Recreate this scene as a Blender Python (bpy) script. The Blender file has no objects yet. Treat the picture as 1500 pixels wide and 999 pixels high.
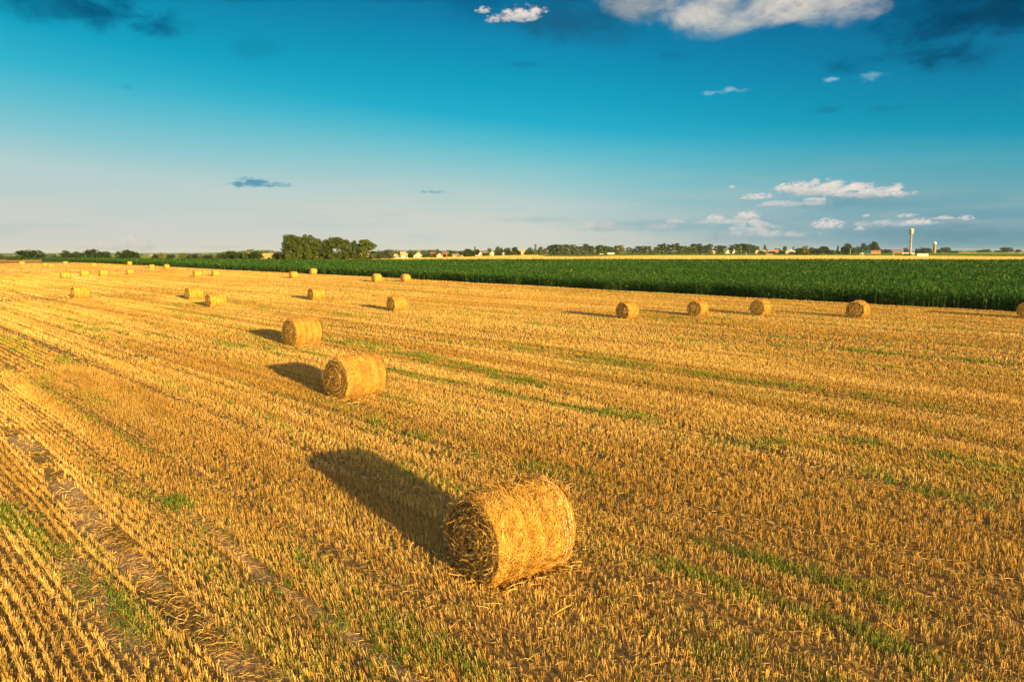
import bpy, math, random
import numpy as np
from mathutils import Vector, Matrix

random.seed(7)
rng = np.random.default_rng(11)
PI = math.pi
scene = bpy.context.scene
COL = scene.collection

# ------------------------------------------------------------------ camera model / layout helpers
H = 5.2                      # height of the drone
FPX = 1071.0                 # focal length in photo pixels (1500 wide)
YH = 368.0                   # horizon row in the photo
PITCH = math.atan((499.5 - YH) / FPX)
D_BALE = 1.40
EXPO = 1.33
SUN_AZ = math.radians(34.0)  # sun stands behind the camera, to its right
SUN_EL = math.radians(9.5)


def depth(y):
    a = PITCH + math.atan((y - 499.5) / FPX)
    return H / math.tan(a)


def G(px, py):
    """Ground point seen at photo pixel px, py."""
    cx = (px - 750) / FPX
    cy = -(py - 499.5) / FPX
    c, s = math.cos(PITCH), math.sin(PITCH)
    dy = c + cy * s
    dz = -s + cy * c
    t = -H / dz
    return Vector((cx * t, dy * t, 0.0))


def azel(px, py):
    cx = (px - 750) / FPX
    cy = -(py - 499.5) / FPX
    c, s = math.cos(PITCH), math.sin(PITCH)
    dy = c + cy * s
    dz = -s + cy * c
    return math.atan2(cx, dy), math.atan2(dz, math.hypot(cx, dy))


ROW = math.radians(43.6)     # rows of the stubble run this far left of the view
RU = np.array([-math.sin(ROW), math.cos(ROW)])   # along the rows
RV = np.array([math.cos(ROW), math.sin(ROW)])    # across the rows


def uv_of(p):
    return p[0] * RU[0] + p[1] * RU[1], p[0] * RV[0] + p[1] * RV[1]


# ------------------------------------------------------------------ object helpers
def tag(o, label=None, cat=None, group=None, kind=None):
    if label: o['label'] = label
    if cat: o['category'] = cat
    if group: o['group'] = group
    if kind: o['kind'] = kind
    return o


def empty(name, loc=(0, 0, 0), rz=0.0):
    o = bpy.data.objects.new(name, None)
    o.empty_display_size = 0.3
    o.location = loc
    o.rotation_euler = (0, 0, rz)
    COL.objects.link(o)
    return o


def link(name, me, mat=None, parent=None):
    o = bpy.data.objects.new(name, me)
    if mat is not None and not me.materials:
        me.materials.append(mat)
    if parent is not None:
        o.parent = parent
    COL.objects.link(o)
    return o


def mesh_np(name, verts, faces, cols=None, smooth=False):
    """verts (N,3), faces (M,k) int array of equal-size polygons, cols (N,3) linear."""
    verts = np.ascontiguousarray(verts, dtype=np.float32)
    faces = np.ascontiguousarray(faces, dtype=np.int32)
    me = bpy.data.meshes.new(name)
    n, (m, k) = len(verts), faces.shape
    me.vertices.add(n)
    me.vertices.foreach_set('co', verts.ravel())
    me.loops.add(m * k)
    me.loops.foreach_set('vertex_index', faces.ravel())
    me.polygons.add(m)
    me.polygons.foreach_set('loop_start', np.arange(0, m * k, k, dtype=np.int32))
    try:
        me.polygons.foreach_set('loop_total', np.full(m, k, dtype=np.int32))
    except Exception:
        pass
    me.polygons.foreach_set('use_smooth', np.full(m, smooth, dtype=bool))
    if cols is not None:
        a = me.color_attributes.new('Col', 'FLOAT_COLOR', 'POINT')
        c4 = np.ones((n, 4), dtype=np.float32)
        c4[:, :3] = cols
        a.data.foreach_set('color', c4.ravel())
    me.update(calc_edges=True)
    return me


def quads(name, P, cols=None):
    """P (N,4,3) quads, cols (N,3) one colour per quad (or (N,4,3))."""
    n = len(P)
    if cols is not None:
        cols = np.repeat(cols, 4, axis=0) if cols.ndim == 2 else cols.reshape(-1, 3)
    return mesh_np(name, P.reshape(-1, 3), np.arange(n * 4).reshape(n, 4), cols)


class MB:
    """collects boxes, prisms and lathes into one mesh"""
    def __init__(self):
        self.v, self.f = [], []

    def add(self, vs, fs):
        b = len(self.v)
        self.v += [tuple(v) for v in vs]
        self.f += [tuple(i + b for i in f) for f in fs]

    def box(self, x0, x1, y0, y1, z0, z1):
        self.add([(x0, y0, z0), (x1, y0, z0), (x1, y1, z0), (x0, y1, z0), (x0, y0, z1), (x1, y0, z1), (x1, y1, z1), (x0, y1, z1)],
                 [(0, 3, 2, 1), (4, 5, 6, 7), (0, 1, 5, 4), (1, 2, 6, 5), (2, 3, 7, 6), (3, 0, 4, 7)])

    def lathe(self, prof, n=16, cx=0, cy=0):
        vs, fs = [], []
        for r, z in prof:
            for i in range(n):
                a = 2 * PI * i / n
                vs.append((cx + r * math.cos(a), cy + r * math.sin(a), z))
        for j in range(len(prof) - 1):
            for i in range(n):
                k = (i + 1) % n
                fs.append((j * n + i, j * n + k, (j + 1) * n + k, (j + 1) * n + i))
        fs.append(tuple(reversed(range(n))))
        fs.append(tuple((len(prof) - 1) * n + i for i in range(n)))
        self.add(vs, fs)

    def bar(self, p, q, r0, r1, n=6):
        p, q = Vector(p), Vector(q)
        d = (q - p).normalized()
        a = d.orthogonal().normalized()
        b = d.cross(a)
        vs = []
        for c, r in ((p, r0), (q, r1)):
            for i in range(n):
                t = 2 * PI * i / n
                vs.append(c + a * (r * math.cos(t)) + b * (r * math.sin(t)))
        fs = [(i, (i + 1) % n, n + (i + 1) % n, n + i) for i in range(n)]
        fs += [tuple(reversed(range(n))), tuple(range(n, 2 * n))]
        self.add(vs, fs)

    def build(self, name, mat, parent=None, smooth=False):
        me = bpy.data.meshes.new(name)
        me.from_pydata(self.v, [], self.f)
        if smooth:
            for p in me.polygons: p.use_smooth = True
        me.update()
        return link(name, me, mat, parent)


# ------------------------------------------------------------------ smooth value noise (numpy)
_T = rng.random((512, 512)).astype(np.float32)


def vnoise(x, y, seed=0):
    x = np.asarray(x, dtype=np.float64) + seed * 37.13
    y = np.asarray(y, dtype=np.float64) + seed * 71.7
    xi, yi = np.floor(x).astype(int), np.floor(y).astype(int)
    fx, fy = x - xi, y - yi
    fx, fy = fx * fx * (3 - 2 * fx), fy * fy * (3 - 2 * fy)
    a = _T[xi & 511, yi & 511]; b = _T[(xi + 1) & 511, yi & 511]
    c = _T[xi & 511, (yi + 1) & 511]; d = _T[(xi + 1) & 511, (yi + 1) & 511]
    return (a * (1 - fx) + b * fx) * (1 - fy) + (c * (1 - fx) + d * fx) * fy


def fbm(x, y, seed=0, o=3):
    s, a, t = 0, 1.0, 0
    for i in range(o):
        s = s + a * vnoise(x * 2 ** i, y * 2 ** i, seed + i); t += a; a *= .55
    return s / t


def sstep(a, b, x):
    t = np.clip((x - a) / (b - a), 0, 1)
    return t * t * (3 - 2 * t)


# ------------------------------------------------------------------ materials
def new_mat(name):
    m = bpy.data.materials.new(name)
    m.use_nodes = True
    nt = m.node_tree
    return m, nt, nt.nodes['Principled BSDF']


def N(nt, typ, **kw):
    n = nt.nodes.new(typ)
    for k, v in kw.items():
        setattr(n, k, v)
    return n


def attr_mat(name, rough=.85, trans=0.0, spec=.15, noise=None):
    """colour from the mesh's own colour attribute, optionally with a fine mottling"""
    m, nt, b = new_mat(name)
    at = N(nt, 'ShaderNodeAttribute'); at.attribute_name = 'Col'
    src = at.outputs['Color']
    if noise:
        tc = N(nt, 'ShaderNodeNewGeometry')
        nz = N(nt, 'ShaderNodeTexNoise'); nz.inputs['Scale'].default_value = noise
        nz.inputs['Detail'].default_value = 3
        nt.links.new(tc.outputs['Position'], nz.inputs['Vector'])
        mr = N(nt, 'ShaderNodeMapRange'); mr.inputs[1].default_value = .3; mr.inputs[2].default_value = .7
        mr.inputs[3].default_value = .75; mr.inputs[4].default_value = 1.2
        nt.links.new(nz.outputs['Fac'], mr.inputs[0])
        mx = N(nt, 'ShaderNodeVectorMath', operation='SCALE')
        nt.links.new(src, mx.inputs[0]); nt.links.new(mr.outputs[0], mx.inputs['Scale'])
        src = mx.outputs[0]
    nt.links.new(src, b.inputs['Base Color'])
    b.inputs['Roughness'].default_value = rough
    b.inputs['Specular IOR Level'].default_value = spec
    if trans > 0:
        tr = N(nt, 'ShaderNodeBsdfTranslucent')
        nt.links.new(src, tr.inputs['Color'])
        mix = N(nt, 'ShaderNodeMixShader'); mix.inputs[0].default_value = trans
        nt.links.new(b.outputs[0], mix.inputs[1]); nt.links.new(tr.outputs[0], mix.inputs[2])
        nt.links.new(mix.outputs[0], nt.nodes['Material Output'].inputs['Surface'])
    return m


def noise_mat(name, c0, c1, scale=3.0, rough=.85, bump=0.0, spec=.2, stretch=None):
    m, nt, b = new_mat(name)
    g = N(nt, 'ShaderNodeNewGeometry')
    vec = g.outputs['Position']
    if stretch:
        mp = N(nt, 'ShaderNodeMapping'); mp.inputs['Rotation'].default_value = (0, 0, stretch[0])
        mp.inputs['Scale'].default_value = stretch[1]
        nt.links.new(vec, mp.inputs['Vector']); vec = mp.outputs[0]
    nz = N(nt, 'ShaderNodeTexNoise'); nz.inputs['Scale'].default_value = scale; nz.inputs['Detail'].default_value = 5
    nt.links.new(vec, nz.inputs['Vector'])
    r = N(nt, 'ShaderNodeValToRGB')
    r.color_ramp.elements[0].position = .32; r.color_ramp.elements[1].position = .68
    r.color_ramp.elements[0].color = (*c0, 1); r.color_ramp.elements[1].color = (*c1, 1)
    nt.links.new(nz.outputs['Fac'], r.inputs[0])
    nt.links.new(r.outputs[0], b.inputs['Base Color'])
    b.inputs['Roughness'].default_value = rough
    b.inputs['Specular IOR Level'].default_value = spec
    if bump:
        bp = N(nt, 'ShaderNodeBump'); bp.inputs['Strength'].default_value = bump
        nt.links.new(nz.outputs['Fac'], bp.inputs['Height']); nt.links.new(bp.outputs[0], b.inputs['Normal'])
    return m


M_stub = attr_mat('straw_stubble', rough=.75, trans=.15, spec=.08)
M_weed = attr_mat('weed_leaf', rough=.6, trans=.3, spec=.2)
M_straw = attr_mat('loose_straw', rough=.7, trans=.1, spec=.1)
M_bale = attr_mat('pressed_straw', rough=.85, spec=.15, noise=38.0)
M_leaf = attr_mat('tree_leaves', rough=.6, trans=.18, spec=.2)
M_corn = attr_mat('corn_leaves', rough=.6, trans=.3, spec=.06)
M_bark = noise_mat('bark', (.10, .075, .05), (.2, .16, .12), 6)
M_birch = noise_mat('pale_bark', (.35, .32, .27), (.6, .56, .5), 3)
M_twine = noise_mat('white_net_twine', (.62, .58, .48), (.75, .7, .6), 30)

# ------------------------------------------------------------------ layout of the fields (tables over the photo's columns)
NEAR_EDGE = [(-700, 372.2), (-300, 378.8), (60, 382.5), (150, 386), (200, 388.7), (300, 394), (400, 399.2), (500, 403.8), (600, 409),
             (700, 415), (900, 426), (1100, 437), (1300, 447.7), (1500, 458.5), (1700, 470), (2300, 506)]
edge_px = np.array([p for p, _ in NEAR_EDGE], float)
edge_d = np.array([depth(y) for _, y in NEAR_EDGE])
FAR_EDGE = [(-300, 400), (60, 400), (100, 392), (200, 372), (300, 345), (400, 318), (560, 322), (700, 338), (1000, 340), (1300, 330), (1700, 315), (2300, 300)]
far_px = np.array([p for p, _ in FAR_EDGE], float)
far_d = np.array([d for _, d in FAR_EDGE], float)


def px_of(x, y):
    return 750 + FPX * np.asarray(x) / np.maximum(np.asarray(y), .5)


def corn_near(x, y):
    return np.interp(px_of(x, y), edge_px, edge_d)


def corn_far(x, y):
    return np.interp(px_of(x, y), far_px, far_d)


STUB_END = depth(383.4)


def in_stubble(x, y):
    p = px_of(x, y)
    return (y < np.minimum(np.interp(p, edge_px, edge_d) - .35, STUB_END))


# tracks: (across-row offset, half width, along range, strength of the flattening)
def vline(px, py):
    g = G(px, py); return uv_of(g)


uA0, vA0 = vline(385, 999); uA1, vA1 = vline(190, 830); uA2, vA2 = vline(40, 650)
uB0, vB0 = vline(605, 999); uB1, vB1 = vline(400, 853); uB2, vB2 = vline(320, 785)
uC0, vC0 = vline(200, 935); uC1, vC1 = vline(105, 828)
uD0, vD0 = vline(1500, 862); uD1, vD1 = vline(1340, 812); uD2, vD2 = vline(1180, 778); uD3, vD3 = vline(900, 720)
uE0, vE0 = vline(1200, 690); uE1, vE1 = vline(1010, 630); uE2, vE2 = vline(760, 560)
uF0, vF0 = vline(560, 690); uF1, vF1 = vline(400, 625); uF2, vF2 = vline(150, 540)


def track(u, v, pts, hw, u_lo, u_hi, fade=1.5, wob=.10, seed=0):
    us = np.array([p[0] for p in pts]); vs = np.array([p[1] for p in pts])
    o = np.argsort(us)
    c = np.interp(u, us[o], vs[o]) + (vnoise(u * .5, 0 * u, seed) - .5) * 2 * wob
    e = hw * (.75 + .6 * vnoise(u * 1.1, v * 2.0, seed + 3))
    m = 1 - sstep(.65, 1.15, np.abs(v - c) / e)
    return m * sstep(u_lo - fade, u_lo, u) * (1 - sstep(u_hi, u_hi + fade, u))


def masks(x, y):
    u = x * RU[0] + y * RU[1]; v = x * RV[0] + y * RV[1]
    A = track(u, v, [(uA0, vA0), (uA1, vA1), (uA2, vA2)], .25, -9, uA2 + 6, seed=1)
    C = track(u, v, [(uC0, vC0), (uC1, vC1)], .26, uC0 - .3, uC1 + .2, .8, seed=2) * .9
    B = track(u, v, [(uB0, vB0), (uB1, vB1), (uB2, vB2)], .10, -9, uB2, 2.5, .04, seed=4)
    Dm = track(u, v, [(uD0, vD0), (uD1, vD1), (uD2, vD2), (uD3, vD3)], .26, uD0 - 4, uD2 + 1, 3, seed=5) * .8
    E = track(u, v, [(uE0, vE0), (uE1, vE1), (uE2, vE2)], .30, uE0 - 1, uE2, 4, seed=6) * .55
    F = track(u, v, [(uF0, vF0), (uF1, vF1), (uF2, vF2)], .5, uF0 - 2, uF2 + 20, 5, seed=7) * .25
    soil = np.clip(A * sstep(.45, .7, vnoise(u * .55, v * 1.5, 9)) + C * .7 + B, 0, 1)
    rag = .45 + .62 * vnoise(u * 2.1, v * 6.0, 12)
    flat = np.clip((A + C + B * 1.2) * rag + Dm * .8 + E + F, 0, 1)
    return u, v, soil, flat, Dm


# weed bands: (photo points along the band, half width m, strength)
BANDS = [([(1060, 655), (1230, 650), (1500, 690)], .9, .9), ([(480, 497), (600, 520), (760, 560)], .9, 1.0), ([(920, 805), (1080, 875), (1260, 940)], .24, .7), ([(560, 545), (800, 590), (1000, 625)], .7, .7), ([(700, 505), (1000, 545), (1350, 590)], .8, .7), ([(1000, 500), (1250, 515), (1500, 535)], .8, .6), ([(100, 480), (300, 500), (420, 520)], .8, .6),
         ([(300, 820), (420, 870), (560, 960)], .3, .35), ([(160, 700), (290, 760), (430, 830)], .30, .7), ([(20, 760), (80, 800), (170, 900)], .4, .7),
         ([(430, 820), (560, 900), (700, 990)], .3, .5), ([(900, 540), (1100, 580), (1400, 640)], .9, .35), ([(0, 495), (90, 530)], .8, .5),
         ([(620, 500), (760, 505), (900, 520)], 1.2, .35), ([(820, 770), (1000, 800), (1200, 850)], .4, .5), ([(1300, 700), (1400, 740), (1500, 770)], .5, .6),
         ([(560, 620), (700, 665), (850, 700)], .6, .4)]
_bands = []
for pts, hw, st in BANDS:
    q = sorted([vline(*p) for p in pts])
    _bands.append((np.array([a for a, _ in q]), np.array([b for _, b in q]), hw, st))


def weed_mask(x, y):
    u = x * RU[0] + y * RU[1]; v = x * RV[0] + y * RV[1]
    d = np.hypot(x, y)
    n = fbm(u * .07, v * 1.25, 21)
    w = sstep(.52, .72, n) * .32 + .03 * sstep(.4, .6, fbm(u * .03, v * .3, 29))
    fine = fbm(u * .9, v * 2.2, 25)
    for us, vs, hw, st in _bands:
        c = np.interp(u, us, vs) + (vnoise(u * .4, u * 0, 31) - .5) * .3
        m = (1 - sstep(.2, 1.5, np.abs(v - c) / hw)) * (.55 + .6 * vnoise(u * .35, v * 2.6, 23)) * sstep(us[0] - 2.5, us[0], u) * (1 - sstep(us[-1], us[-1] + 2.5, u))
        w = np.maximum(w, m * st * sstep(.3, .6, fine + .12))
    return np.clip(w * (.25 + 1.3 * sstep(.4, .62, fine)), 0, 1)


STRAW = np.array([[.72, .51, .20], [.66, .42, .11], [.55, .30, .06], [.42, .26, .09], [.74, .57, .27]])


def ruts(u, v):
    """long thin lines of beaten-down stubble parallel to the rows"""
    w = v + (vnoise(u * .02, v * 0 + 3, 33) - .5) * 1.2
    out = 0
    for sp, wd, sd in ((3.3, .22, 0), (1.9, .15, 5), (.93, .12, 11)):
        k = np.floor(w / sp)
        off = (vnoise(k * 7.3, k * 3.1, 35 + sd) - .5) * .7 * sp
        m = np.exp(-((w - (k + .5) * sp - off) / wd) ** 2)
        st = sstep(.32, .66, vnoise(u * (.030 if sd < 8 else .06) + k * 13.7, k * 5.1, 37 + sd)) * (1 if sd < 8 else .7) * (.55 + .6 * vnoise(u * .5, v * 3, 39))
        out = np.maximum(out, m * st)
    return np.clip(out, 0, 1)


def straw_col(u, v, n, spread=.22):
    """field colour: pale and orange swaths along the rows, plus per-stem scatter"""
    t = .6 * fbm(u * .018, v * .75, 41) + .4 * fbm(u * .07, v * .22, 43)
    t2 = np.maximum(fbm(u * .03, v * 1.1, 47), fbm(u * .2, v * 1.2, 48) * .95)
    pale = sstep(.40, .60, t)[:, None]
    c = (STRAW[2] * .62 + STRAW[1] * .30) * .88 * (1 - pale) + (STRAW[1] * .45 + STRAW[0] * .62) * pale
    dark = sstep(.55, .74, t2)[:, None]
    c = c * (1 - dark * np.array([.34, .40, .46])) * (1 - ruts(u, v)[:, None] * np.array([.46, .54, .55]))  # ruts darkened in colour as well, painting the shade inside them
    k = rng.integers(0, 5, n)
    c = c * .66 + STRAW[k] * .34
    return c * (1 + spread * rng.standard_normal((n, 1)).clip(-2, 2))


# ------------------------------------------------------------------ bales: where they stand (photo column, row of the base, axis angle, length factor)
BALES = [  # px, base row, axis deg, length/diameter, look, lod
    (750, 852, 37, 1.06, 'big round straw bale nearest the camera, shaggy with loose white twine at one edge', 0),
    (521, 584, 46, 1.12, 'ribbed straw bale second from the camera, flap of straw at its foot', 0),
    (444, 507, 46, 1.0, 'straw bale with dark end and five pale bands, just beyond the ribbed bale', 0),
    (582, 456.5, 46, .95, 'lone midfield straw bale with a dark end, between the banded bale and the corn', 1),
    (919, 468, 44, .82, 'first straw bale of the row along the tall corn, farthest from the water tower', 1),
    (1022, 463.5, 45, .85, 'second straw bale of the row along the corn, below the long tree belt', 1),
    (1113, 462.5, 46, .8, 'third straw bale of the row along the corn, long shadow beside it', 1),
    (1256, 466.5, 47, .72, 'straw bale straight below the tall water tower, its top against the dark corn', 1),
    (1505, 467.5, 48, .8, 'straw bale cut off by the picture edge beside the corn', 1),
    (464, 440, 46, 1.0, 'straw bale standing alone below the tree grove, dark end and short shadow', 1),
    (317, 450.5, 46, 1.08, 'larger bale of the midfield pair, in front of its twin', 1),
    (285, 439, 46, 1.1, 'smaller bale of the midfield pair, just behind its twin', 1),
    (118.5, 437, 46, 1.1, 'bright ribbed bale standing apart in the open field toward the low sun glow', 1),
    (430.5, 408.3, 46, .9, 'bale under the tallest grove trees, set away from the corn edge', 2),
    (459, 402, 40, .95, 'bale right against the corn edge below the grove', 2),
    (552, 413.3, 40, .9, 'bale beside the corn where the grove ends, the first of two', 2),
    (594, 413.3, 44, .9, 'bale touching the corn where the grove ends, the second of two', 2),
    (289, 406.3, 46, 1.0, 'bale in the far row below the round bushes, fatter of two close together', 2),
    (316, 404.8, 46, .95, 'bale in the far row below the round bushes, thinner of two close together', 2),
    (191, 402.4, 46, 1.0, 'bale in the far open row, below the pair of dark dome trees', 2),
    (151.5, 404.8, 46, 1.0, 'bale in the far open row, third counting from the field edge shrub', 2),
    (124, 405.3, 46, 1.05, 'bale in the far open row, second counting from the field edge shrub', 2),
    (96, 408.2, 46, 1.1, 'bale in the far open row, first counting from the field edge shrub', 2),
    (222.5, 394.3, 40, 1.0, 'tiny bale by the corn corner, the lower one of two', 2),
    (244.5, 393.8, 42, .95, 'tiny bale touching the corn, the upper one of two', 2),
    (190, 388.7, 44, .9, 'tiny bale tucked against the corn below a dome tree', 2),
    (137, 391.3, 44, 1.0, 'tiny bale near the corn, below the rounded tree pair', 2),
    (96, 387.9, 42, 1.05, 'tiny bale where the corn strip begins to taper', 2),
    (75, 392, 44, 1.0, 'tiny bale of a touching pair, the one overlapping its neighbour', 2),
    (66, 390.8, 44, .9, 'tiny bale of a touching pair, partly covered by its neighbour', 2),
    (32.5, 388.4, 44, 1.1, 'faint tiny bale below the broad dark shrub at the field end', 2),
]
bale_pos = []
for px, by, ang, lf, lab, lod in BALES:
    g = G(px, by)
    vdir = Vector((g.x, g.y, 0)).normalized()
    L = lf * D_BALE
    off = .5 * L * abs(math.sin(math.radians(ang) + math.atan2(g.x, g.y))) * .8 if lod else .0
    bale_pos.append((g + vdir * off, math.radians(ang), L))
# the big bale is placed by its centre on the ground
bale_pos[0] = (G(751, 835) , math.radians(37), 1.06 * D_BALE)
bale_pos[1] = (G(522, 581), math.radians(46), 1.06 * D_BALE)
bale_pos[2] = (G(444, 506), math.radians(46), 1.0 * D_BALE)


def under_bale(x, y, grow=0.0):
    m = np.zeros(len(x), bool)
    for g, a, L in bale_pos:
        dx, dy = x - g.x, y - g.y
        p = dx * math.cos(a) + dy * math.sin(a); q = -dx * math.sin(a) + dy * math.cos(a)
        m |= (np.abs(p) < L / 2 - .02 + grow) & (np.abs(q) < D_BALE * .40 + grow)
    return m


# ------------------------------------------------------------------ ground sheets
def sheet(name, pts, z, mat, res=None):
    me = bpy.data.meshes.new(name)
    me.from_pydata([(x, y, z) for x, y in pts], [], [tuple(range(len(pts)))])
    if me.polygons and True:
        me.update()
        if me.polygons[0].normal.z < 0:
            me.flip_normals()
    return tag(link(name, me, mat), kind='structure')


def soil_mat():
    m, nt, b = new_mat('stubble_soil')
    g = N(nt, 'ShaderNodeNewGeometry')
    at = N(nt, 'ShaderNodeAttribute'); at.attribute_name = 'Col'
    mp = N(nt, 'ShaderNodeMapping'); mp.vector_type = 'TEXTURE'
    mp.inputs['Rotation'].default_value = (0, 0, ROW); mp.inputs['Scale'].default_value = (1, 3.0, 1)
    nt.links.new(g.outputs['Position'], mp.inputs['Vector'])
    n1 = N(nt, 'ShaderNodeTexNoise'); n1.inputs['Scale'].default_value = 22; n1.inputs['Detail'].default_value = 6; n1.inputs['Roughness'].default_value = .7
    nt.links.new(mp.outputs[0], n1.inputs['Vector'])
    n2 = N(nt, 'ShaderNodeTexNoise'); n2.inputs['Scale'].default_value = 9; n2.inputs['Detail'].default_value = 4
    nt.links.new(g.outputs['Position'], n2.inputs['Vector'])
    r = N(nt, 'ShaderNodeMapRange'); r.inputs[1].default_value = .35; r.inputs[2].default_value = .68; r.inputs[3].default_value = .55; r.inputs[4].default_value = 1.35
    nt.links.new(n1.outputs['Fac'], r.inputs[0])
    sc = N(nt, 'ShaderNodeVectorMath', operation='SCALE')
    nt.links.new(at.outputs['Color'], sc.inputs[0]); nt.links.new(r.outputs[0], sc.inputs['Scale'])
    nt.links.new(sc.outputs[0], b.inputs['Base Color'])
    ad = N(nt, 'ShaderNodeMath', operation='ADD'); nt.links.new(n1.outputs['Fac'], ad.inputs[0]); nt.links.new(n2.outputs['Fac'], ad.inputs[1])
    bp = N(nt, 'ShaderNodeBump'); bp.inputs['Strength'].default_value = .9; bp.inputs['Distance'].default_value = .05
    nt.links.new(ad.outputs[0], bp.inputs['Height']); nt.links.new(bp.outputs[0], b.inputs['Normal'])
    b.inputs['Roughness'].default_value = .95; b.inputs['Specular IOR Level'].default_value = .1
    return m


# ground: one sheet to the horizon
M_ground = noise_mat('far_fields', (.05, .085, .025), (.085, .12, .04), .02, stretch=(.2, (1, 3, 1)))
_a = np.linspace(-PI, PI, 181)[:-1]; _r = np.concatenate([[1.0], np.geomspace(20, 14000, 70)])
_A, _R = np.meshgrid(_a, _r, indexing='ij')
_X, _Y = _R * np.sin(_A), _R * np.cos(_A)
_fall = np.where(_Y > 1, 1 - sstep(290, 400, px_of(_X, np.maximum(_Y, 1))), 0)
_Z = -.06 - _fall * np.maximum(0, np.minimum(_R, 4000) - 760) * .0085
_i = np.arange(_A.size).reshape(_A.shape); _i2 = np.roll(_i, -1, axis=0)
_F = np.stack([_i[:, :-1], _i[:, 1:], _i2[:, 1:], _i2[:, :-1]], -1).reshape(-1, 4)
_me = mesh_np('ground', np.stack([_X, _Y, _Z], -1).reshape(-1, 3), _F[:, ::-1], None, True)
tag(link('ground', _me, M_ground), kind='structure')

# stubble field: a polar sheet whose colour carries soil, tracks and litter
ang = np.linspace(math.radians(-75), math.radians(75), 420)
rad = np.concatenate([[0.5], np.geomspace(3.0, 420, 420)])
AA, RR = np.meshgrid(ang, rad, indexing='ij')
X = (RR * np.sin(AA)); Y = RR * np.cos(AA)
lim = np.minimum(np.interp(np.clip(px_of(X, np.maximum(Y, .5)), -700, 2300), edge_px, edge_d), STUB_END + 6) + .25
over = Y > lim
s = np.where(over, lim / np.maximum(Y, 1e-3), 1.0)
X, Y = X * s, Y * s
u, v, soil, flat, _ = masks(X.ravel(), Y.ravel())
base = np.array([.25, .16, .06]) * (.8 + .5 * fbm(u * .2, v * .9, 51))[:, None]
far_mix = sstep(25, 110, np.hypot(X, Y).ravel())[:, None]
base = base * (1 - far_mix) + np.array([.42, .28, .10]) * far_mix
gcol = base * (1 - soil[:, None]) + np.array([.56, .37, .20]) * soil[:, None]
Z = .0 + (fbm(u * .8, v * 1.6, 55) - .5) * .05 - flat * .03
Z = np.where(np.hypot(X, Y).ravel() < 60, Z, 0) - .0
na, nr = AA.shape
idx = np.arange(na * nr).reshape(na, nr)
F = np.stack([idx[:-1, :-1], idx[:-1, 1:], idx[1:, 1:], idx[1:, :-1]], -1).reshape(-1, 4)
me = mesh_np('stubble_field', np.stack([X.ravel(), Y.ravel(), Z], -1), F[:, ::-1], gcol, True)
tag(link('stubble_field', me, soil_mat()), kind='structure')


def ground_z(u, v, d, flat):
    return np.where(d < 60, (fbm(u * .8, v * 1.6, 55) - .5) * .05 - flat * .03, 0)


# other fields seen beyond the corn
M_cream = noise_mat('ripe_grain', (.52, .36, .14), (.64, .47, .22), .05, stretch=(0, (.3, 3, 1)))
M_green = noise_mat('green_crop', (.035, .075, .02), (.055, .105, .03), .06, stretch=(0, (.3, 3, 1)))
M_cornsoil = noise_mat('corn_soil', (.03, .03, .012), (.06, .055, .02), 2)
M_bank = noise_mat('dry_bank', (.20, .12, .05), (.30, .20, .08), .2)


def px_poly(ps):
    return [tuple(G(*p)[:2]) for p in ps]


sheet('corn_ground', [(D * (p - 750) / FPX, D) for p, D in zip(edge_px[2:], edge_d[2:] + .1)] + [(D * (p - 750) / FPX, D) for p, D in zip(far_px[::-1][:-1], far_d[::-1][:-1])], -.012, M_cornsoil)
sheet('grain_strip', px_poly([(540, 385), (556, 380.6), (640, 378.4), (720, 376), (785, 374.4), (800, 377.0), (860, 377.2), (905, 376), (960, 375.4), (1200, 375.2),
                              (1300, 375.7), (1400, 376.4), (1500, 377.6), (1900, 380), (1900, 385)]), -.03, M_cream)
sheet('green_field', px_poly([(775, 379), (800, 379), (2000, 382), (2000, 370.6), (1300, 370.4), (900, 372.4), (775, 374.2)]), -.045, M_green)
sheet('far_grain', px_poly([(1376, 370.9), (1376, 370.3), (1900, 370.5), (1900, 371)]), -.04, M_cream)
sheet('tan_slope', px_poly([(372, 383), (384, 372.3), (430, 371.2), (560, 371.4), (545, 383)]), -.05, M_cream)
sheet('field_bank', px_poly([(-400, 384), (-400, 381.5), (60, 381.5), (62, 383.4), (20, 383.8)]), .006, M_bank)
sheet('pale_meadow', px_poly([(150, 379), (200, 376.0), (225, 376.0), (300, 378), (340, 381)]), -.05, noise_mat('pale_grass', (.16, .2, .07), (.24, .26, .1), .05))

def standing(name, label, cat, dens_n, d0, d1, inside, hgt, wid, cols, mat, pxr=(-300, 1800)):
    px = rng.uniform(pxr[0], pxr[1], dens_n); D = np.sqrt(rng.uniform(d0 * d0, d1 * d1, dens_n))
    x, y = (px - 750) / FPX * D, D
    k = inside(px, D)
    x, y, px = x[k], y[k], px[k]
    n = len(x); yaw = rng.uniform(-.6, .6, n); h = hgt * rng.uniform(.75, 1.1, n); w = wid * y / 600
    c = cols[rng.integers(0, len(cols), n)] * rng.uniform(.85, 1.1, (n, 1)) * (.85 + .3 * vnoise(x * .02, y * .05, 99))[:, None]
    cx, cy = np.cos(yaw) * w / 2, np.sin(yaw) * w / 2
    P = np.stack([np.stack([x - cx, y - cy, 0 * h - .05], -1), np.stack([x + cx, y + cy, 0 * h - .05], -1),
                  np.stack([x + cx * .8, y + cy * .8 + h * .5, h], -1), np.stack([x - cx * .8, y - cy * .8 + h * .5, h], -1)], 1)
    tag(link(name, quads(name, P, np.clip(c, .01, .9)), mat), label, cat, kind='stuff')


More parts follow.
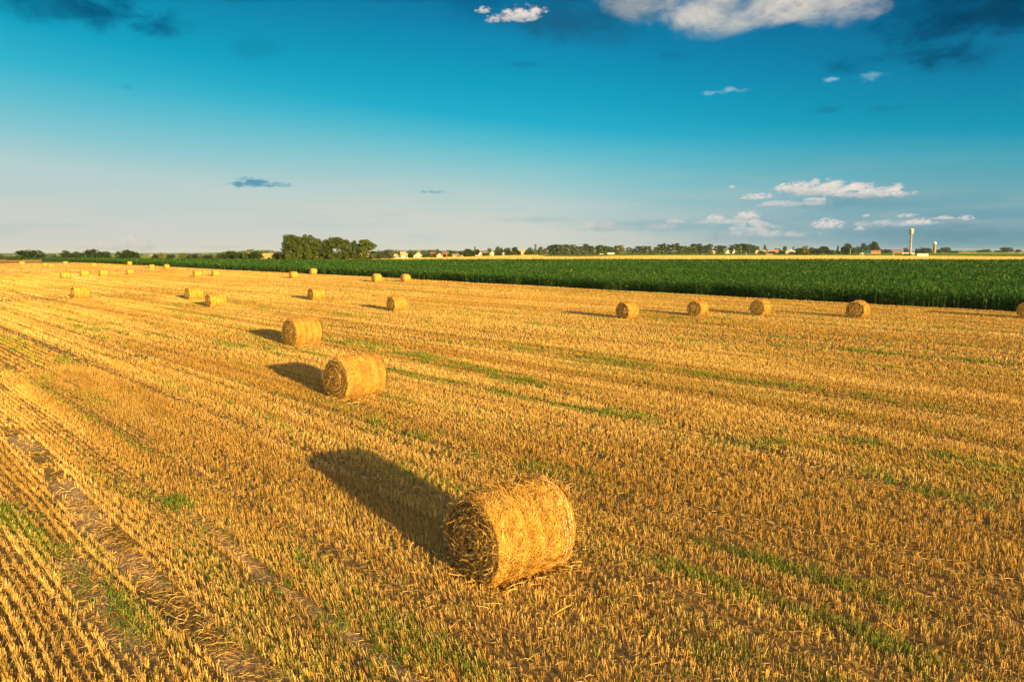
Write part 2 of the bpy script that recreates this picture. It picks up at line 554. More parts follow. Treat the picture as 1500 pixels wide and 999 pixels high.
_gp = np.array([540, 556, 640, 720, 785, 800, 860, 905, 960, 1200, 1300, 1400, 1500, 1900.])
_gd = np.array([depth(v) for v in (381, 380.6, 378.4, 376, 374.4, 377.0, 377.2, 376, 375.4, 375.2, 375.7, 376.4, 377.6, 380)])
GRAIN = np.array([[.46, .29, .11], [.42, .27, .09], [.50, .34, .15]])
standing('ripe_grain', 'pale strip of ripe grain beyond the dark corn', 'grain', 90000, 330, 900,
         lambda p, D: (p > 545) & (D < np.interp(p, _gp, _gd)) & (D > depth(384.5)), .8, .8, GRAIN, M_stub, (545, 1800))
standing('tan_grain', 'tan grain slope seen past the open end of the grove', 'grain', 12000, 420, 1500,
         lambda p, D: (p > 386 - (D - 420) * .004) & (p < 555) & (D < 1500), .9, 1.0, GRAIN, M_stub, (372, 560))
standing('far_stubble', 'thin pale grain line on the horizon past the brick tower', 'grain', 6000, 2100, 2500,
         lambda p, D: p > 1376, .9, 2.0, GRAIN, M_stub, (1376, 1900))
standing('green_crop', 'low green crop between the grain strip and the tree belt', 'crop', 60000, 600, 2000,
         lambda p, D: (p > 775) & (D > np.interp(p, _gp, _gd) + 4) & ((D < 1050) | (p > 880)), .5, 1.2, np.array([[.05, .12, .025], [.06, .13, .03], [.04, .10, .02]]), M_weed, (775, 1900))
standing('meadow_grass', 'pale green meadow showing between dark shrubs over the corn', 'grass', 7000, 480, 760,
         lambda p, D: (p > 120) & (p < 345), .5, 1.0, np.array([[.12, .18, .06], [.16, .19, .07], [.09, .14, .05]]), M_weed, (-300, 370))
standing('dry_grass', 'rusty dry grass on the bank at the very end of the stubble', 'grass', 9000, 345, 400,
         lambda p, D: (p < 64) & (D > STUB_END - 8), .55, .5, np.array([[.34, .19, .06], [.26, .15, .05], [.20, .17, .05]]), M_weed, (-300, 70))

# ------------------------------------------------------------------ stubble
BL = {'P': [], 'C': []}


def blades(x, y, z, h, w, lean_x, lean_y, col, yaw=None, taper=.7):
    """upright quads: base point, height, width, lean vector (m)"""
    n = len(x)
    if yaw is None:
        yaw = rng.uniform(0, PI, n)
    cx, cy = np.cos(yaw) * w / 2, np.sin(yaw) * w / 2
    P = np.empty((n, 4, 3))
    P[:, 0] = np.stack([x - cx, y - cy, z], -1)
    P[:, 1] = np.stack([x + cx, y + cy, z], -1)
    P[:, 2] = np.stack([x + lean_x + cx * taper, y + lean_y + cy * taper, z + h], -1)
    P[:, 3] = np.stack([x + lean_x - cx * taper, y + lean_y - cy * taper, z + h], -1)
    return P


def sector_points(r0, r1, du, dv, half=math.radians(41), jit=.35, jv=.18, soft=.14, minx=1.6):
    """points in rows along RU within the camera's sector (with a margin) between r0 and r1"""
    us = np.arange(-r1, r1, du); vs = np.arange(-r1, r1, dv)
    out = []
    step = max(1, int(3e6 // max(1, len(us))))
    for i in range(0, len(vs), step):
        U, V = np.meshgrid(us, vs[i:i + step], indexing='ij')
        U = U.ravel(); V = V.ravel()
        U = U + rng.uniform(-jit, jit, len(U)) * du
        x = U * RU[0] + V * RV[0]; y = U * RU[1] + V * RV[1]
        d = np.hypot(x, y)
        m = (y > 0) & (np.abs(x) < np.tan(half) * y + minx) & (d > r0 * (1 - soft)) & (d < r1 * (1 + soft))
        x, y, d, U, V = x[m], y[m], d[m], U[m], V[m]
        t = rng.uniform(-soft, soft, len(x))
        m = (d > r0 * (1 + t)) & (d < r1 * (1 + t)) & in_stubble(x, y)
        x, y, U, V = x[m], y[m], U[m], V[m]
        V = V + (vnoise(U * .35, V * .05, 61) - .5) * .12 + rng.normal(0, jv, len(V)) * dv * .5
        x = U * RU[0] + V * RV[0]; y = U * RU[1] + V * RV[1]
        out.append((x, y))
    return np.concatenate([o[0] for o in out]), np.concatenate([o[1] for o in out])


ZONES = [(5.5, 17, .052, .150, 7, .0065, .028), (17, 38, .060, .150, 6, .0085, .032), (38, 90, .11, .30, 6, .015, .065), (90, 200, .25, .45, 5, .03, .14), (200, 372, .65, .9, 4, .065, .35)]
Ps, Cs = [], []
for r0, r1, du, dv, nb, w, spread in ZONES:
    x, y = sector_points(r0, r1, du, dv)
    u, v, soil, flat, lean = masks(x, y)
    wd = weed_mask(x, y)
    d = np.hypot(x, y)
    bare = sstep(.74, .84, fbm(u * .5, v * 1.1, 71)) * .4
    keep = rng.random(len(x)) > np.clip(np.maximum(flat * 1.05, bare) + .06 + .5 * ruts(u, v), 0, 1)
    keep &= ~under_bale(x, y)
    x, y, u, v, flat, d, wd, lean = (a[keep] for a in (x, y, u, v, flat, d, wd, lean))
    n = len(x)
    tuft_h = .138 * (.78 + .42 * fbm(u * .12, v * .5, 75)) * (1 + .11 * rng.standard_normal(n).clip(-2, 2)) * (1 - .55 * ruts(u, v))
    tl = rng.normal(0, .10, (n, 2))
    # wind-laid swaths
    lz = sstep(.54, .7, fbm(u * .09, v * .4, 79)) * .55
    tl[:, 0] += -lz * .5 + .03; tl[:, 1] += lz * .38
    tcol = straw_col(u, v, n, .08 if r0 < 30 else .04)
    for b in range(nb):
        ox, oy = rng.normal(0, spread * .5, n), rng.normal(0, spread * .5, n)
        h = tuft_h * rng.uniform(.68, 1.1, n)
        lx = (tl[:, 0] + rng.normal(0, .14, n)) * h; ly = (tl[:, 1] + rng.normal(0, .14, n)) * h
        c = tcol * (1 + .14 * rng.standard_normal((n, 1)).clip(-2, 2))
        # weathered or half-green stems
        gmix = (rng.random(n) < (.05 + .62 * wd))[:, None] * rng.uniform(.35, .9, (n, 1))
        c = c * (1 - gmix) + np.array([.24, .30, .05]) * gmix
        z = ground_z(u, v, d, flat)
        P = blades(x + ox, y + oy, z - .01, h, w * rng.uniform(.7, 1.35, n), lx, ly, c)
        c4 = np.repeat(c[:, None], 4, axis=1)
        c4[:, :2] *= np.array([.86, .78, .70])   # stem bases are darker and browner than the tips
        Ps.append(P); Cs.append(c4)
P = np.concatenate(Ps); C = np.clip(np.concatenate(Cs), .01, .9)
print('stubble blades', len(P))
tag(link('stubble', quads('stubble', P, C), M_stub), 'cut golden straw stubble standing in drilled rows over the whole field', 'stubble', kind='stuff')

# ------------------------------------------------------------------ weeds between the rows
Ps, Cs = [], []
for r0, r1, du, dv, nb, w, hh in [(5.5, 18, .06, .085, 5, .010, .125), (18, 42, .10, .14, 4, .02, .135), (42, 100, .20, .28, 5, .035, .18), (100, 230, .6, .6, 4, .08, .18)]:
    x, y = sector_points(r0, r1, du, dv, jv=1.2)
    wd = weed_mask(x, y)
    k = rng.random(len(x)) < wd * .75 + .02
    k &= ~under_bale(x, y)
    x, y, wd = x[k], y[k], wd[k]
    u, v, soil, flat, _ = masks(x, y)
    k = rng.random(len(x)) > flat * .7
    x, y, u, v, wd, flat = x[k], y[k], u[k], v[k], wd[k], flat[k]
    n = len(x); d = np.hypot(x, y)
    for b in range(nb):
        h = hh * rng.uniform(.5, 1.25, n) * (.7 + .6 * wd)
        lx, ly = rng.normal(0, .5, n) * h, rng.normal(0, .5, n) * h
        t = rng.random((n, 1))
        c = np.array([.075, .165, .015]) * t + np.array([.22, .29, .035]) * (1 - t)
        c = c * (1 + .25 * rng.standard_normal((n, 1)).clip(-2, 2))
        P = blades(x + rng.normal(0, w * 2.2, n), y + rng.normal(0, w * 2.2, n), ground_z(u, v, d, flat) - .005, h, w * rng.uniform(.7, 1.4, n), lx, ly, c, taper=.35)
        Ps.append(P); Cs.append(c)
P = np.concatenate(Ps); C = np.clip(np.concatenate(Cs), .01, .9)
print('weed blades', len(P))
tag(link('weeds', quads('weeds', P, C), M_weed), 'green weeds and volunteer grass in streaks between the stubble rows', 'weeds', kind='stuff')


# ------------------------------------------------------------------ loose straw on the ground
def strands(cx, cy, cz, ang, ln, w, dz, col, bend=.15, nseg=3):
    """thin lying ribbons of nseg quads"""
    n = len(cx)
    t = np.linspace(-.5, .5, nseg + 1)
    bnd = rng.normal(0, bend, n)
    zb = rng.uniform(0, .02, n)
    pts = []
    for k in t:
        a = ang + bnd * k * 3
        pts.append(np.stack([cx + np.cos(a) * ln * k, cy + np.sin(a) * ln * k, cz + dz * k + zb * (1 - 4 * k * k)], -1))
    nx, ny = -np.sin(ang) * w / 2, np.cos(ang) * w / 2
    tilt = rng.uniform(-.8, .8, n) * w
    o = np.stack([nx, ny, tilt], -1)
    Q = []
    for k in range(nseg):
        Q.append(np.stack([pts[k] - o, pts[k] + o, pts[k + 1] + o, pts[k + 1] - o], 1))
    return np.concatenate(Q), np.concatenate([col] * nseg)


Ps, Cs = [], []
for r0, r1, dn, w in [(6, 18, 360, .005), (18, 42, 80, .010)]:
    area = math.radians(90) / 2 * (r1 * r1 - r0 * r0)
    n = int(area * dn)
    r = np.sqrt(rng.uniform(r0 * r0, r1 * r1, n)); a = rng.uniform(-math.radians(44), math.radians(44), n)
    x, y = r * np.sin(a), r * np.cos(a)
    u, v, soil, flat, _ = masks(x, y)
    clump = sstep(.5, .75, fbm(u * .4, v * 1.2, 83))
    k = (rng.random(n) < .25 + .3 * clump + flat * 1.0 - soil * .35) & ~under_bale(x, y) & in_stubble(x, y)
    x, y, u, v, flat = x[k], y[k], u[k], v[k], flat[k]
    n = len(x)
    z = ground_z(u, v, np.hypot(x, y), flat) + rng.uniform(.005, .05, n)
    c = STRAW[rng.choice(5, n, p=[.14, .34, .30, .14, .08])] * rng.uniform(.6, 1.1, (n, 1))
    an = np.where(flat > .3, rng.normal(math.atan2(RV[1], RV[0]) - .3 + 2.6 * (vnoise(u * 1.9, v * 3.0, 87) - .5), 1.0, n), rng.uniform(0, PI, n))
    q, qc = strands(x, y, z, an, rng.uniform(.05, .24, n), w * rng.uniform(.6, 1.2, n), rng.normal(0, .05, n), c, .3)
    Ps.append(q); Cs.append(qc)
# straw shed round the near bales
for i, (cnt, rr) in enumerate([(380, .55), (260, .5), (160, .5)]):
    g, a, L = bale_pos[i]
    p = rng.uniform(-L / 2 - .45, L / 2 + .35, cnt); q = rng.normal(0, D_BALE * .42, cnt)
    x = g.x + p * math.cos(a) - q * math.sin(a); y = g.y + p * math.sin(a) + q * math.cos(a)
    c = STRAW[rng.integers(0, 3, cnt)] * rng.uniform(.8, 1.1, (cnt, 1))
    q_, qc = strands(x, y, rng.uniform(.02, .11, cnt), rng.uniform(0, PI, cnt), rng.uniform(.12, .35, cnt), .008 + .004 * i, rng.normal(0, .06, cnt), c)
    Ps.append(q_); Cs.append(qc)
tag(link('loose_straw', quads('loose_straw', np.concatenate(Ps), np.clip(np.concatenate(Cs), .01, .9)), M_straw),
    'flattened and scattered loose straw along the wheel tracks and round the bales', 'straw', kind='stuff')


# ------------------------------------------------------------------ bales
def bale_parts(lod, seed):
    """roll, two end faces (built about the X axis, unit length L=D, axis height R) and their straw"""
    R = D_BALE / 2
    L = D_BALE
    r_ = np.random.default_rng(seed)
    na, nl = [(220, 90), (72, 26), (28, 8)][lod]
    th = np.linspace(0, 2 * PI, na, endpoint=False)
    xs = np.linspace(-1, 1, nl)

    def surf(th, x):
        """radius at angle th, length position x in -1..1"""
        edge = np.clip((np.abs(x) - .70) / .30, 0, 1)
        r = R * (1 - .13 * edge ** 2.4)
        r = r + .018 * np.cos(x * PI * 4.6 + .5)
        r = r + .05 * (fbm(np.cos(th) * 1.6 + 5, np.sin(th) * 1.6 + x * 1.8 + 7, seed) - .5)
        r = r + .035 * (fbm(np.cos(th) * 5 + 5, np.sin(th) * 5 + x * 9 + 7, seed + 5) - .5)
        return r

    T, Xl = np.meshgrid(th, xs, indexing='ij')
    r = surf(T, Xl)
    sag = lambda z: np.where(z < -R * .955, -R * .955 + (z + R * .955) * .25, z)
    V = np.stack([Xl * L / 2, r * np.sin(T), sag(r * np.cos(T)) + R * .965], -1)
    idx = np.arange(na * nl).reshape(na, nl)
    i2 = np.roll(idx, -1, axis=0)
    F = np.stack([idx[:, :-1], idx[:, 1:], i2[:, 1:], i2[:, :-1]], -1).reshape(-1, 4)
    tn = fbm(np.cos(T) * 3 + 9, np.sin(T) * 3 + Xl * 5, seed + 2)[..., None]
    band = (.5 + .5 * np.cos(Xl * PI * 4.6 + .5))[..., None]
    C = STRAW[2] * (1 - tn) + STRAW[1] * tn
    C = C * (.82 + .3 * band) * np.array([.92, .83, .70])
    rollP, rollC = [V[..., :].reshape(-1, 3)[F]], [C.reshape(-1, 3)[F]]
    # straw on the roll, mostly laid round the circumference
    ns, sw = [(26000, .0062), (2600, .016), (260, .04)][lod]
    t0 = r_.uniform(0, 2 * PI, ns); x0 = r_.uniform(-.98, .98, ns)
    ln = r_.uniform(.06, .26, ns); al = r_.normal(0, .75, ns)
    lift = r_.exponential(.005, ns); lift1 = r_.exponential(.009, ns) * (r_.random(ns) < .8) + r_.exponential(.03, ns) * (r_.random(ns) < .06)
    col = STRAW[r_.choice(5, ns, p=[.13, .36, .35, .11, .05])] * r_.uniform(.7, 1.12, (ns, 1))
    col = col * (.80 + .30 * (.5 + .5 * np.cos(x0 * PI * 4.6 + .5)))[:, None] * (.58 + .74 * fbm(np.cos(t0) * 3 + 9, np.sin(t0) * 3 + x0 * 4, seed + 2))[:, None] * np.array([.92, .83, .70])
    pts = []
    for k in (0, .5, 1.0):
        tt = t0 + (k - .5) * ln * np.cos(al) / R
        xx = x0 + (k - .5) * ln * np.sin(al) / (L / 2)
        xx = np.clip(xx, -1.04, 1.04)
        rr = surf(tt, np.clip(xx, -1, 1)) + .006 + lift * (1 if k else .2) + lift1 * k * k
        pts.append(np.stack([xx * L / 2, rr * np.sin(tt), np.maximum(sag(rr * np.cos(tt)) + R * .965, .01)], -1))
    rot = al + PI / 2
    ox = np.cos(al) * sw / 2; ot = -np.sin(al) * sw / 2
    o = np.stack([ox, ot * np.cos(t0), -ot * np.sin(t0)], -1) * r_.uniform(.6, 1.3, (ns, 1))
    up = r_.uniform(-.5, .5, ns)[:, None] * sw * np.stack([0 * t0, np.sin(t0), np.cos(t0)], -1)
    o = o + up
    for k in range(2):
        rollP.append(np.stack([pts[k] - o, pts[k] + o, pts[k + 1] + o, pts[k + 1] - o], 1))
        rollC.append(np.repeat(col[:, None], 4, 1))
    # end faces: wound layers, ragged
    ends = []
    for sg in (-1, 1):
        nr = [46, 16, 6][lod]
        rs = np.linspace(0, 1, nr)
        T, Q = np.meshgrid(th, rs, indexing='ij')
        rim = surf(T, np.full_like(T, sg * 1.0))
        wob = .25 * vnoise(np.cos(T) * 2 + 3, np.sin(T) * 2 + 3, seed + 9)
        wind = np.cos((Q * 6.2 - T / (2 * PI) + wob) * 2 * PI)
        dx = .055 * (1 - Q ** 2) + .034 * wind * np.clip(Q * 3, 0, 1) * (1 - Q ** 8)
        dx = dx - .05 * np.exp(-((Q - .80) / .07) ** 2)
        dx = dx + .07 * (fbm(np.cos(T) * Q * 6 + 9, np.sin(T) * Q * 6 + 9, seed + 3) - .5) * (1 - Q ** 8)
        r = rim * Q
        V = np.stack([sg * (L / 2 + dx - .003 * 0), r * np.sin(T), sag(r * np.cos(T)) + R * .965], -1)
        idx = np.arange(na * nr).reshape(na, nr); i2 = np.roll(idx, -1, axis=0)
        F = np.stack([idx[:, :-1], idx[:, 1:], i2[:, 1:], i2[:, :-1]], -1).reshape(-1, 4)
        tn = fbm(np.cos(T) * Q * 5 + 2, np.sin(T) * Q * 5 + 4, seed + 6)[..., None]
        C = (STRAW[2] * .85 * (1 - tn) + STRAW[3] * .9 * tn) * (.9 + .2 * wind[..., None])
        EP, EC = [V.reshape(-1, 3)[F]], [C.reshape(-1, 3)[F]]
        ne, ew = [(8000, .0062), (700, .018), (60, .045)][lod]
        t0 = r_.uniform(0, 2 * PI, ne); q0 = np.sqrt(r_.uniform(.01, 1.02, ne)); ln = r_.uniform(.06, .20, ne)
        al = r_.normal(0, .45, ne)
        out = .010 + r_.exponential(.014, ne); flip = r_.random(ne) < .5
        colE = STRAW[r_.choice(5, ne, p=[.13, .28, .32, .17, .10])] * r_.uniform(.50, 1.15, (ne, 1)) * (.55 + .45 * np.cos((q0 * 5.2 - t0 / (2 * PI)) * 2 * PI))[:, None].clip(.35, 1)  # dark rings put into the colour, as shade in the wound grooves
        pts = []
        for k in (0, .5, 1.0):
            qq = np.maximum(q0 + (k - .5) * ln * np.sin(al) / R, .02)
            tt = t0 + (k - .5) * ln * np.cos(al) / (R * np.maximum(q0, .15))
            rr = R * .93 * qq
            xo = L / 2 + .055 * (1 - np.minimum(qq, 1) ** 2) + out * (.3 + np.where(flip, k, 1 - k) ** 2 * .9)
            pts.append(np.stack([sg * xo, rr * np.sin(tt), np.maximum(sag(rr * np.cos(tt)) + R * .965, .01)], -1))
        dr = np.cos(al) * ew / 2; dt = -np.sin(al) * ew / 2
        o = np.stack([r_.uniform(-.5, .5, ne) * ew, dr * np.sin(t0) + dt * np.cos(t0), dr * np.cos(t0) - dt * np.sin(t0)], -1)
        for k in range(2):
            EP.append(np.stack([pts[k] - o, pts[k] + o, pts[k + 1] + o, pts[k + 1] - o], 1))
            EC.append(np.repeat(colE[:, None], 4, 1))
        # shaggy rim sticking out past the edge
        nf = [300, 40, 0][lod]
        if nf:
            t0 = r_.uniform(0, 2 * PI, nf); ln = r_.uniform(.06, .17, nf)
            d = np.stack([sg * r_.uniform(.1, 1, nf), np.sin(t0) * r_.uniform(.1, .9, nf) + r_.normal(0, .5, nf), np.cos(t0) * r_.uniform(-.4, .7, nf) + r_.normal(0, .4, nf)], -1)
            d /= np.linalg.norm(d, axis=1)[:, None]
            rr = R * r_.uniform(.84, .97, nf)
            p0 = np.stack([sg * (L / 2 - r_.uniform(-.02, .10, nf)), rr * np.sin(t0), np.maximum(sag(rr * np.cos(t0)) + R * .965, .03)], -1)
            p1 = p0 + d * ln[:, None]; p1[:, 2] = np.maximum(p1[:, 2], .02)
            o = np.cross(d, r_.normal(0, 1, (nf, 3))); o /= np.linalg.norm(o, axis=1)[:, None]; o *= ew * .4
            EP.append(np.stack([p0 - o, p0 + o, p1 + o * .6, p1 - o * .6], 1))
            EC.append(np.repeat((STRAW[r_.integers(0, 3, nf)] * r_.uniform(.7, 1.1, (nf, 1)))[:, None], 4, 1))
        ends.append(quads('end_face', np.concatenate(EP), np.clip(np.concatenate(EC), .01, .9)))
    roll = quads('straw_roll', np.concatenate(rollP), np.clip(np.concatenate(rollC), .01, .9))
    tw = None
    if lod < 1:
        # thin pale turns of net/twine
        tp = []
        for x0, dr in ((.63, .012), (.70, .020), (.745, .010), (.83, .015)):
            tt = np.linspace(0, 2 * PI, 120)
            xx = x0 + .012 * np.sin(tt * 3 + x0 * 40) + .02 * (vnoise(tt * 1.3, tt * 0 + x0 * 90, 5) - .5)
            rr = surf(tt, xx) + .010 + dr * vnoise(tt * 4, tt * 0 + x0 * 50, 6)
            p = np.stack([xx * L / 2, rr * np.sin(tt), sag(rr * np.cos(tt)) + R * .965], -1)
            w = np.array([.005, 0, 0])
            gap = np.ones(119, bool)
            Q = np.stack([p[:-1] - w, p[:-1] + w, p[1:] + w, p[1:] - w], 1)[gap]
            tp.append(Q)
        tw = [quads('twine', q) for q in tp]
    return roll, ends, tw


protos = [[bale_parts(0, 101), bale_parts(0, 117), bale_parts(0, 131)], [bale_parts(1, 202 + 9 * q) for q in range(4)], [bale_parts(2, 303 + 9 * q) for q in range(3)]]
for i, ((px, by, ang_, lf, lab, lod), (g, a, L)) in enumerate(zip(BALES, bale_pos)):
    roll, ends, tw = protos[lod][i % len(protos[lod])]
    e = empty('straw_bale', (g.x, g.y, -.02), a)
    sc_ = {0: 1.05, 1: 1.11, 2: 1.14}.get(i, 1.0)
    if i > 2:
        sc_ = random.uniform(.96, 1.05)
        e.rotation_euler = (random.uniform(-.03, .03), random.uniform(-.025, .025), a + random.uniform(-.06, .06))
    e.scale = (L / D_BALE * sc_, sc_, sc_ * (random.uniform(.94, 1.02) if i > 2 else 1))
    tag(e, lab, 'straw bale', 'round straw bales on the stubble field')
    spin = 0
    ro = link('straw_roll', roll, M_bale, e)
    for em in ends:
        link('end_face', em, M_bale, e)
    if tw is not None and i == 0:
        for q in tw: link('twine', q, M_twine, e)

# ------------------------------------------------------------------ corn
def corn_points(d0, d1, du, dv):
    w = d1 * 1.05
    us = np.arange(-520, 520, du); vs = np.arange(-120, 520, dv)
    out = []
    step = max(1, int(2e6 // len(us)))
    for i in range(0, len(vs), step):
        U, V = np.meshgrid(us, vs[i:i + step], indexing='ij'); U = U.ravel(); V = V.ravel()
        U = U + rng.uniform(-.4, .4, len(U)) * du; V = V + rng.normal(0, .05, len(V)) * dv
        x = U * RU[0] + V * RV[0]; y = U * RU[1] + V * RV[1]
        m = (y > 20) & (np.abs(x) < .80 * y + 4)
        x, y = x[m], y[m]
        d = np.hypot(x, y) * (1 + rng.uniform(-.08, .08, len(x)))
        m = (d >= d0) & (d < d1) & (y > corn_near(x, y) + .15 + 1.1 * vnoise(x * .35, y * .35, 93) ** 2) & (y < corn_far(x, y))
        out.append((x[m], y[m]))
    return np.concatenate([o[0] for o in out]), np.concatenate([o[1] for o in out])


CH = 1.45
Ps, Cs = [], []
for d0, d1, du, dv, nl, lw, ll in [(0, 115, .24, .75, 9, .085, .62), (115, 190, .40, .75, 7, .13, .75), (190, 480, .8, 1.5, 6, .26, 1.0)]:
    x, y = corn_points(d0, d1, du, dv)
    n = len(x)
    u = x * RU[0] + y * RU[1]; v = x * RV[0] + y * RV[1]
    hgt = CH * (.86 + .28 * fbm(u * .09, v * .12, 91)) * (1 + .11 * rng.standard_normal(n).clip(-2, 2))
    tone = fbm(u * .06, v * .12, 95)
    # stalk
    cs = np.repeat(np.array([[.10, .17, .04]]), n, 0)
    Ps.append(blades(x, y, np.zeros(n), hgt * .9, .03 * (1 + d0 / 120), rng.normal(0, .04, n), rng.normal(0, .04, n), cs)); Cs.append(cs)
    for l in range(nl):
        f = (l + .6) / nl
        az = rng.uniform(0, 2 * PI, n)
        zb = hgt * (.18 + .72 * f); le = ll * (1 - .45 * abs(f - .45)) * rng.uniform(.75, 1.2, n)
        dx, dy = np.cos(az), np.sin(az)
        rise = le * rng.uniform(.25, .75, n) * (.6 + .6 * f)
        p0 = np.stack([x, y, zb], -1)
        p1 = np.stack([x + dx * le * .45, y + dy * le * .45, zb + rise * .75], -1)
        p2 = np.stack([x + dx * le * .95, y + dy * le * .95, zb + rise * rng.uniform(-.2, .8, n)], -1)
        o = np.stack([-dy, dx, rng.normal(0, .35, n)], -1) * (lw / 2)
        c = np.array([.030, .098, .020]) * (1 - tone[:, None]) + np.array([.064, .152, .030]) * tone[:, None]
        c = c * (1 + .28 * rng.standard_normal((n, 1)).clip(-1.8, 2.4))
        yel = (rng.random(n) < .05)[:, None]
        c = np.where(yel, np.array([.16, .21, .05]), c)
        Ps.append(np.stack([p0 - o * .6, p0 + o * .6, p1 + o, p1 - o], 1)); Cs.append(c)
        Ps.append(np.stack([p1 - o, p1 + o, p2 + o * .15, p2 - o * .15], 1)); Cs.append(c)
P = np.concatenate(Ps); C = np.clip(np.concatenate(Cs), .006, .9)
print('corn quads', len(P))
tag(link('corn_crop', quads('corn_crop', P, C), M_corn), 'dense dark green field of young corn beyond the stubble', 'corn field', kind='stuff')

# ------------------------------------------------------------------ trees
def crown_mesh(kind, seed, nleaf=2600):
    """crown of leaf clumps in a unit box: x,y in -.5...5, z 0..1"""
    r_ = np.random.default_rng(seed)
    lobes = []
    if kind == 'tall':        # tall broad tree, leafy almost to the ground
        for _ in range(60):
            z = r_.uniform(.05, .90); w = .40 * (math.sin(PI * min(max((z + .16) / 1.14, 0), 1)) ** .75)
            a = r_.uniform(0, 2 * PI); q = math.sqrt(r_.random()) * w
            lobes.append((q * math.cos(a), q * math.sin(a), z, r_.uniform(.10, .17), r_.uniform(.055, .10)))
        ls = .040
    elif kind == 'dome':      # round bush, widest low down
        for _ in range(48):
            z = r_.uniform(.12, .82); w = .44 * math.sqrt(max(0, 1 - ((z - .15) / .85) ** 2))
            a = r_.uniform(0, 2 * PI); q = math.sqrt(r_.random()) * w
            lobes.append((q * math.cos(a), q * math.sin(a), z, r_.uniform(.09, .16), r_.uniform(.10, .17)))
        ls = .045
    elif kind == 'spire':     # pointed tree
        for _ in range(40):
            z = r_.uniform(.10, .95); w = .40 * (1 - z) ** .8
            a = r_.uniform(0, 2 * PI); q = math.sqrt(r_.random()) * w
            lobes.append((q * math.cos(a), q * math.sin(a), z, .06 + .13 * (1 - z), .05))
        ls = .040
    else:                     # 'belt': high crown over a bare trunk
        for _ in range(34):
            z = r_.uniform(.34, .90); w = .40 * math.sin(PI * min(max((z - .20) / .82, 0), 1)) ** .6
            a = r_.uniform(0, 2 * PI); q = math.sqrt(r_.random()) * w
            lobes.append((q * math.cos(a), q * math.sin(a), z, r_.uniform(.10, .20), r_.uniform(.05, .09)))
        for _ in range(7):
            lobes.append((r_.uniform(-.3, .3), r_.uniform(-.3, .3), r_.uniform(.05, .25), .12, .07))
        ls = .046
    lobes = np.array(lobes)
    k = r_.integers(0, len(lobes), nleaf)
    dirs = r_.normal(0, 1, (nleaf, 3)); dirs /= np.linalg.norm(dirs, axis=1)[:, None]
    rad = r_.uniform(.45, 1.08, (nleaf, 1)) ** .5
    c = lobes[k, :3] + dirs * rad * lobes[k][:, [3, 3, 4]]
    lo, hi = np.percentile(c, .6, axis=0), np.percentile(c, 99.4, axis=0)
    zlo = 0 if kind == 'belt' else lo[2]
    c[:, :2] = (c[:, :2] - (lo[:2] + hi[:2]) / 2) / (hi[:2] - lo[:2])
    c[:, 2] = .012 + (c[:, 2] - zlo) / (hi[2] - zlo) * .985
    c[:, 2] = np.maximum(c[:, 2], .01)
    nrm = dirs * .9 + r_.normal(0, .7, (nleaf, 3)); nrm /= np.linalg.norm(nrm, axis=1)[:, None]
    t1 = np.cross(nrm, r_.normal(0, 1, (nleaf, 3))); t1 /= np.linalg.norm(t1, axis=1)[:, None]
    t2 = np.cross(nrm, t1)
    sz = ls * r_.uniform(.5, 1.4, (nleaf, 1))
    asp = np.array([1, 1, .7])
    a, b = t1 * sz * asp, t2 * sz * .75 * asp
    P = np.stack([c - a - b * .4, c + b * -.9 + a * .5, c + a + b * .4, c - a * .4 + b], 1)
    lt = r_.uniform(.72, 1.25, len(lobes))[k][:, None] * r_.uniform(.7, 1.35, (nleaf, 1))
    return P, lt


def trunk_mesh(kind, seed):
    r_ = random.Random(seed)
    m = MB()
    top = {'tall': .8, 'dome': .5, 'spire': .9, 'belt': .85}[kind]
    m.bar((0, 0, -.02), (0, .0, top * .5), .035, .024, 7)
    m.bar((0, 0, top * .48), (r_.uniform(-.03, .03), r_.uniform(-.03, .03), top), .024, .008, 6)
    for i in range(6):
        z = top * r_.uniform(.25, .85); a = r_.uniform(0, 2 * PI); q = r_.uniform(.15, .3)
        m.bar((0, 0, z), (q * math.cos(a), q * math.sin(a), z + r_.uniform(.05, .15)), .012, .004, 5)
    me = bpy.data.meshes.new('trunk'); me.from_pydata(m.v, [], m.f); me.update()
    return me


GREENS = {'dark': (.030, .062, .015), 'mid': (.070, .108, .022), 'olive': (.052, .082, .018), 'yellow': (.16, .17, .03), 'pale': (.15, .18, .06), 'blue': (.09, .12, .07)}
_crown = {}


def get_tree(kind, tone, var):
    key = (kind, tone, var)
    if key not in _crown:
        P, lt = crown_mesh(kind, hash(kind) % 97 * 0 + {'tall': 1, 'dome': 2, 'spire': 3, 'belt': 4}[kind] * 100 + var * 7, 5200 if kind == 'tall' else 2200)
        c = np.array(GREENS[tone]) * lt
        c[:, 0] *= np.random.default_rng(var).uniform(.8, 1.3, len(c))
        _crown[key] = (quads('crown', P, np.clip(c, .005, .5)), trunk_mesh(kind, var + 11))
        _crown[key][0].materials.append(M_leaf)
        _crown[key][1].materials.append(M_birch if kind == 'belt' and var % 2 else M_bark)
    return _crown[key]


ORD = ['first', 'second', 'third', 'fourth', 'fifth', 'sixth', 'seventh', 'eighth', 'ninth', 'tenth', 'eleventh', 'twelfth', 'thirteenth', 'fourteenth', 'fifteenth', 'sixteenth',
       'seventeenth', 'eighteenth', 'nineteenth', 'twentieth', 'twenty-first', 'twenty-second', 'twenty-third', 'twenty-fourth', 'twenty-fifth', 'twenty-sixth', 'twenty-seventh',
       'twenty-eighth', 'twenty-ninth', 'thirtieth', 'thirty-first', 'thirty-second', 'thirty-third', 'thirty-fourth', 'thirty-fifth', 'thirty-sixth', 'thirty-seventh', 'thirty-eighth']
_tv = [0]


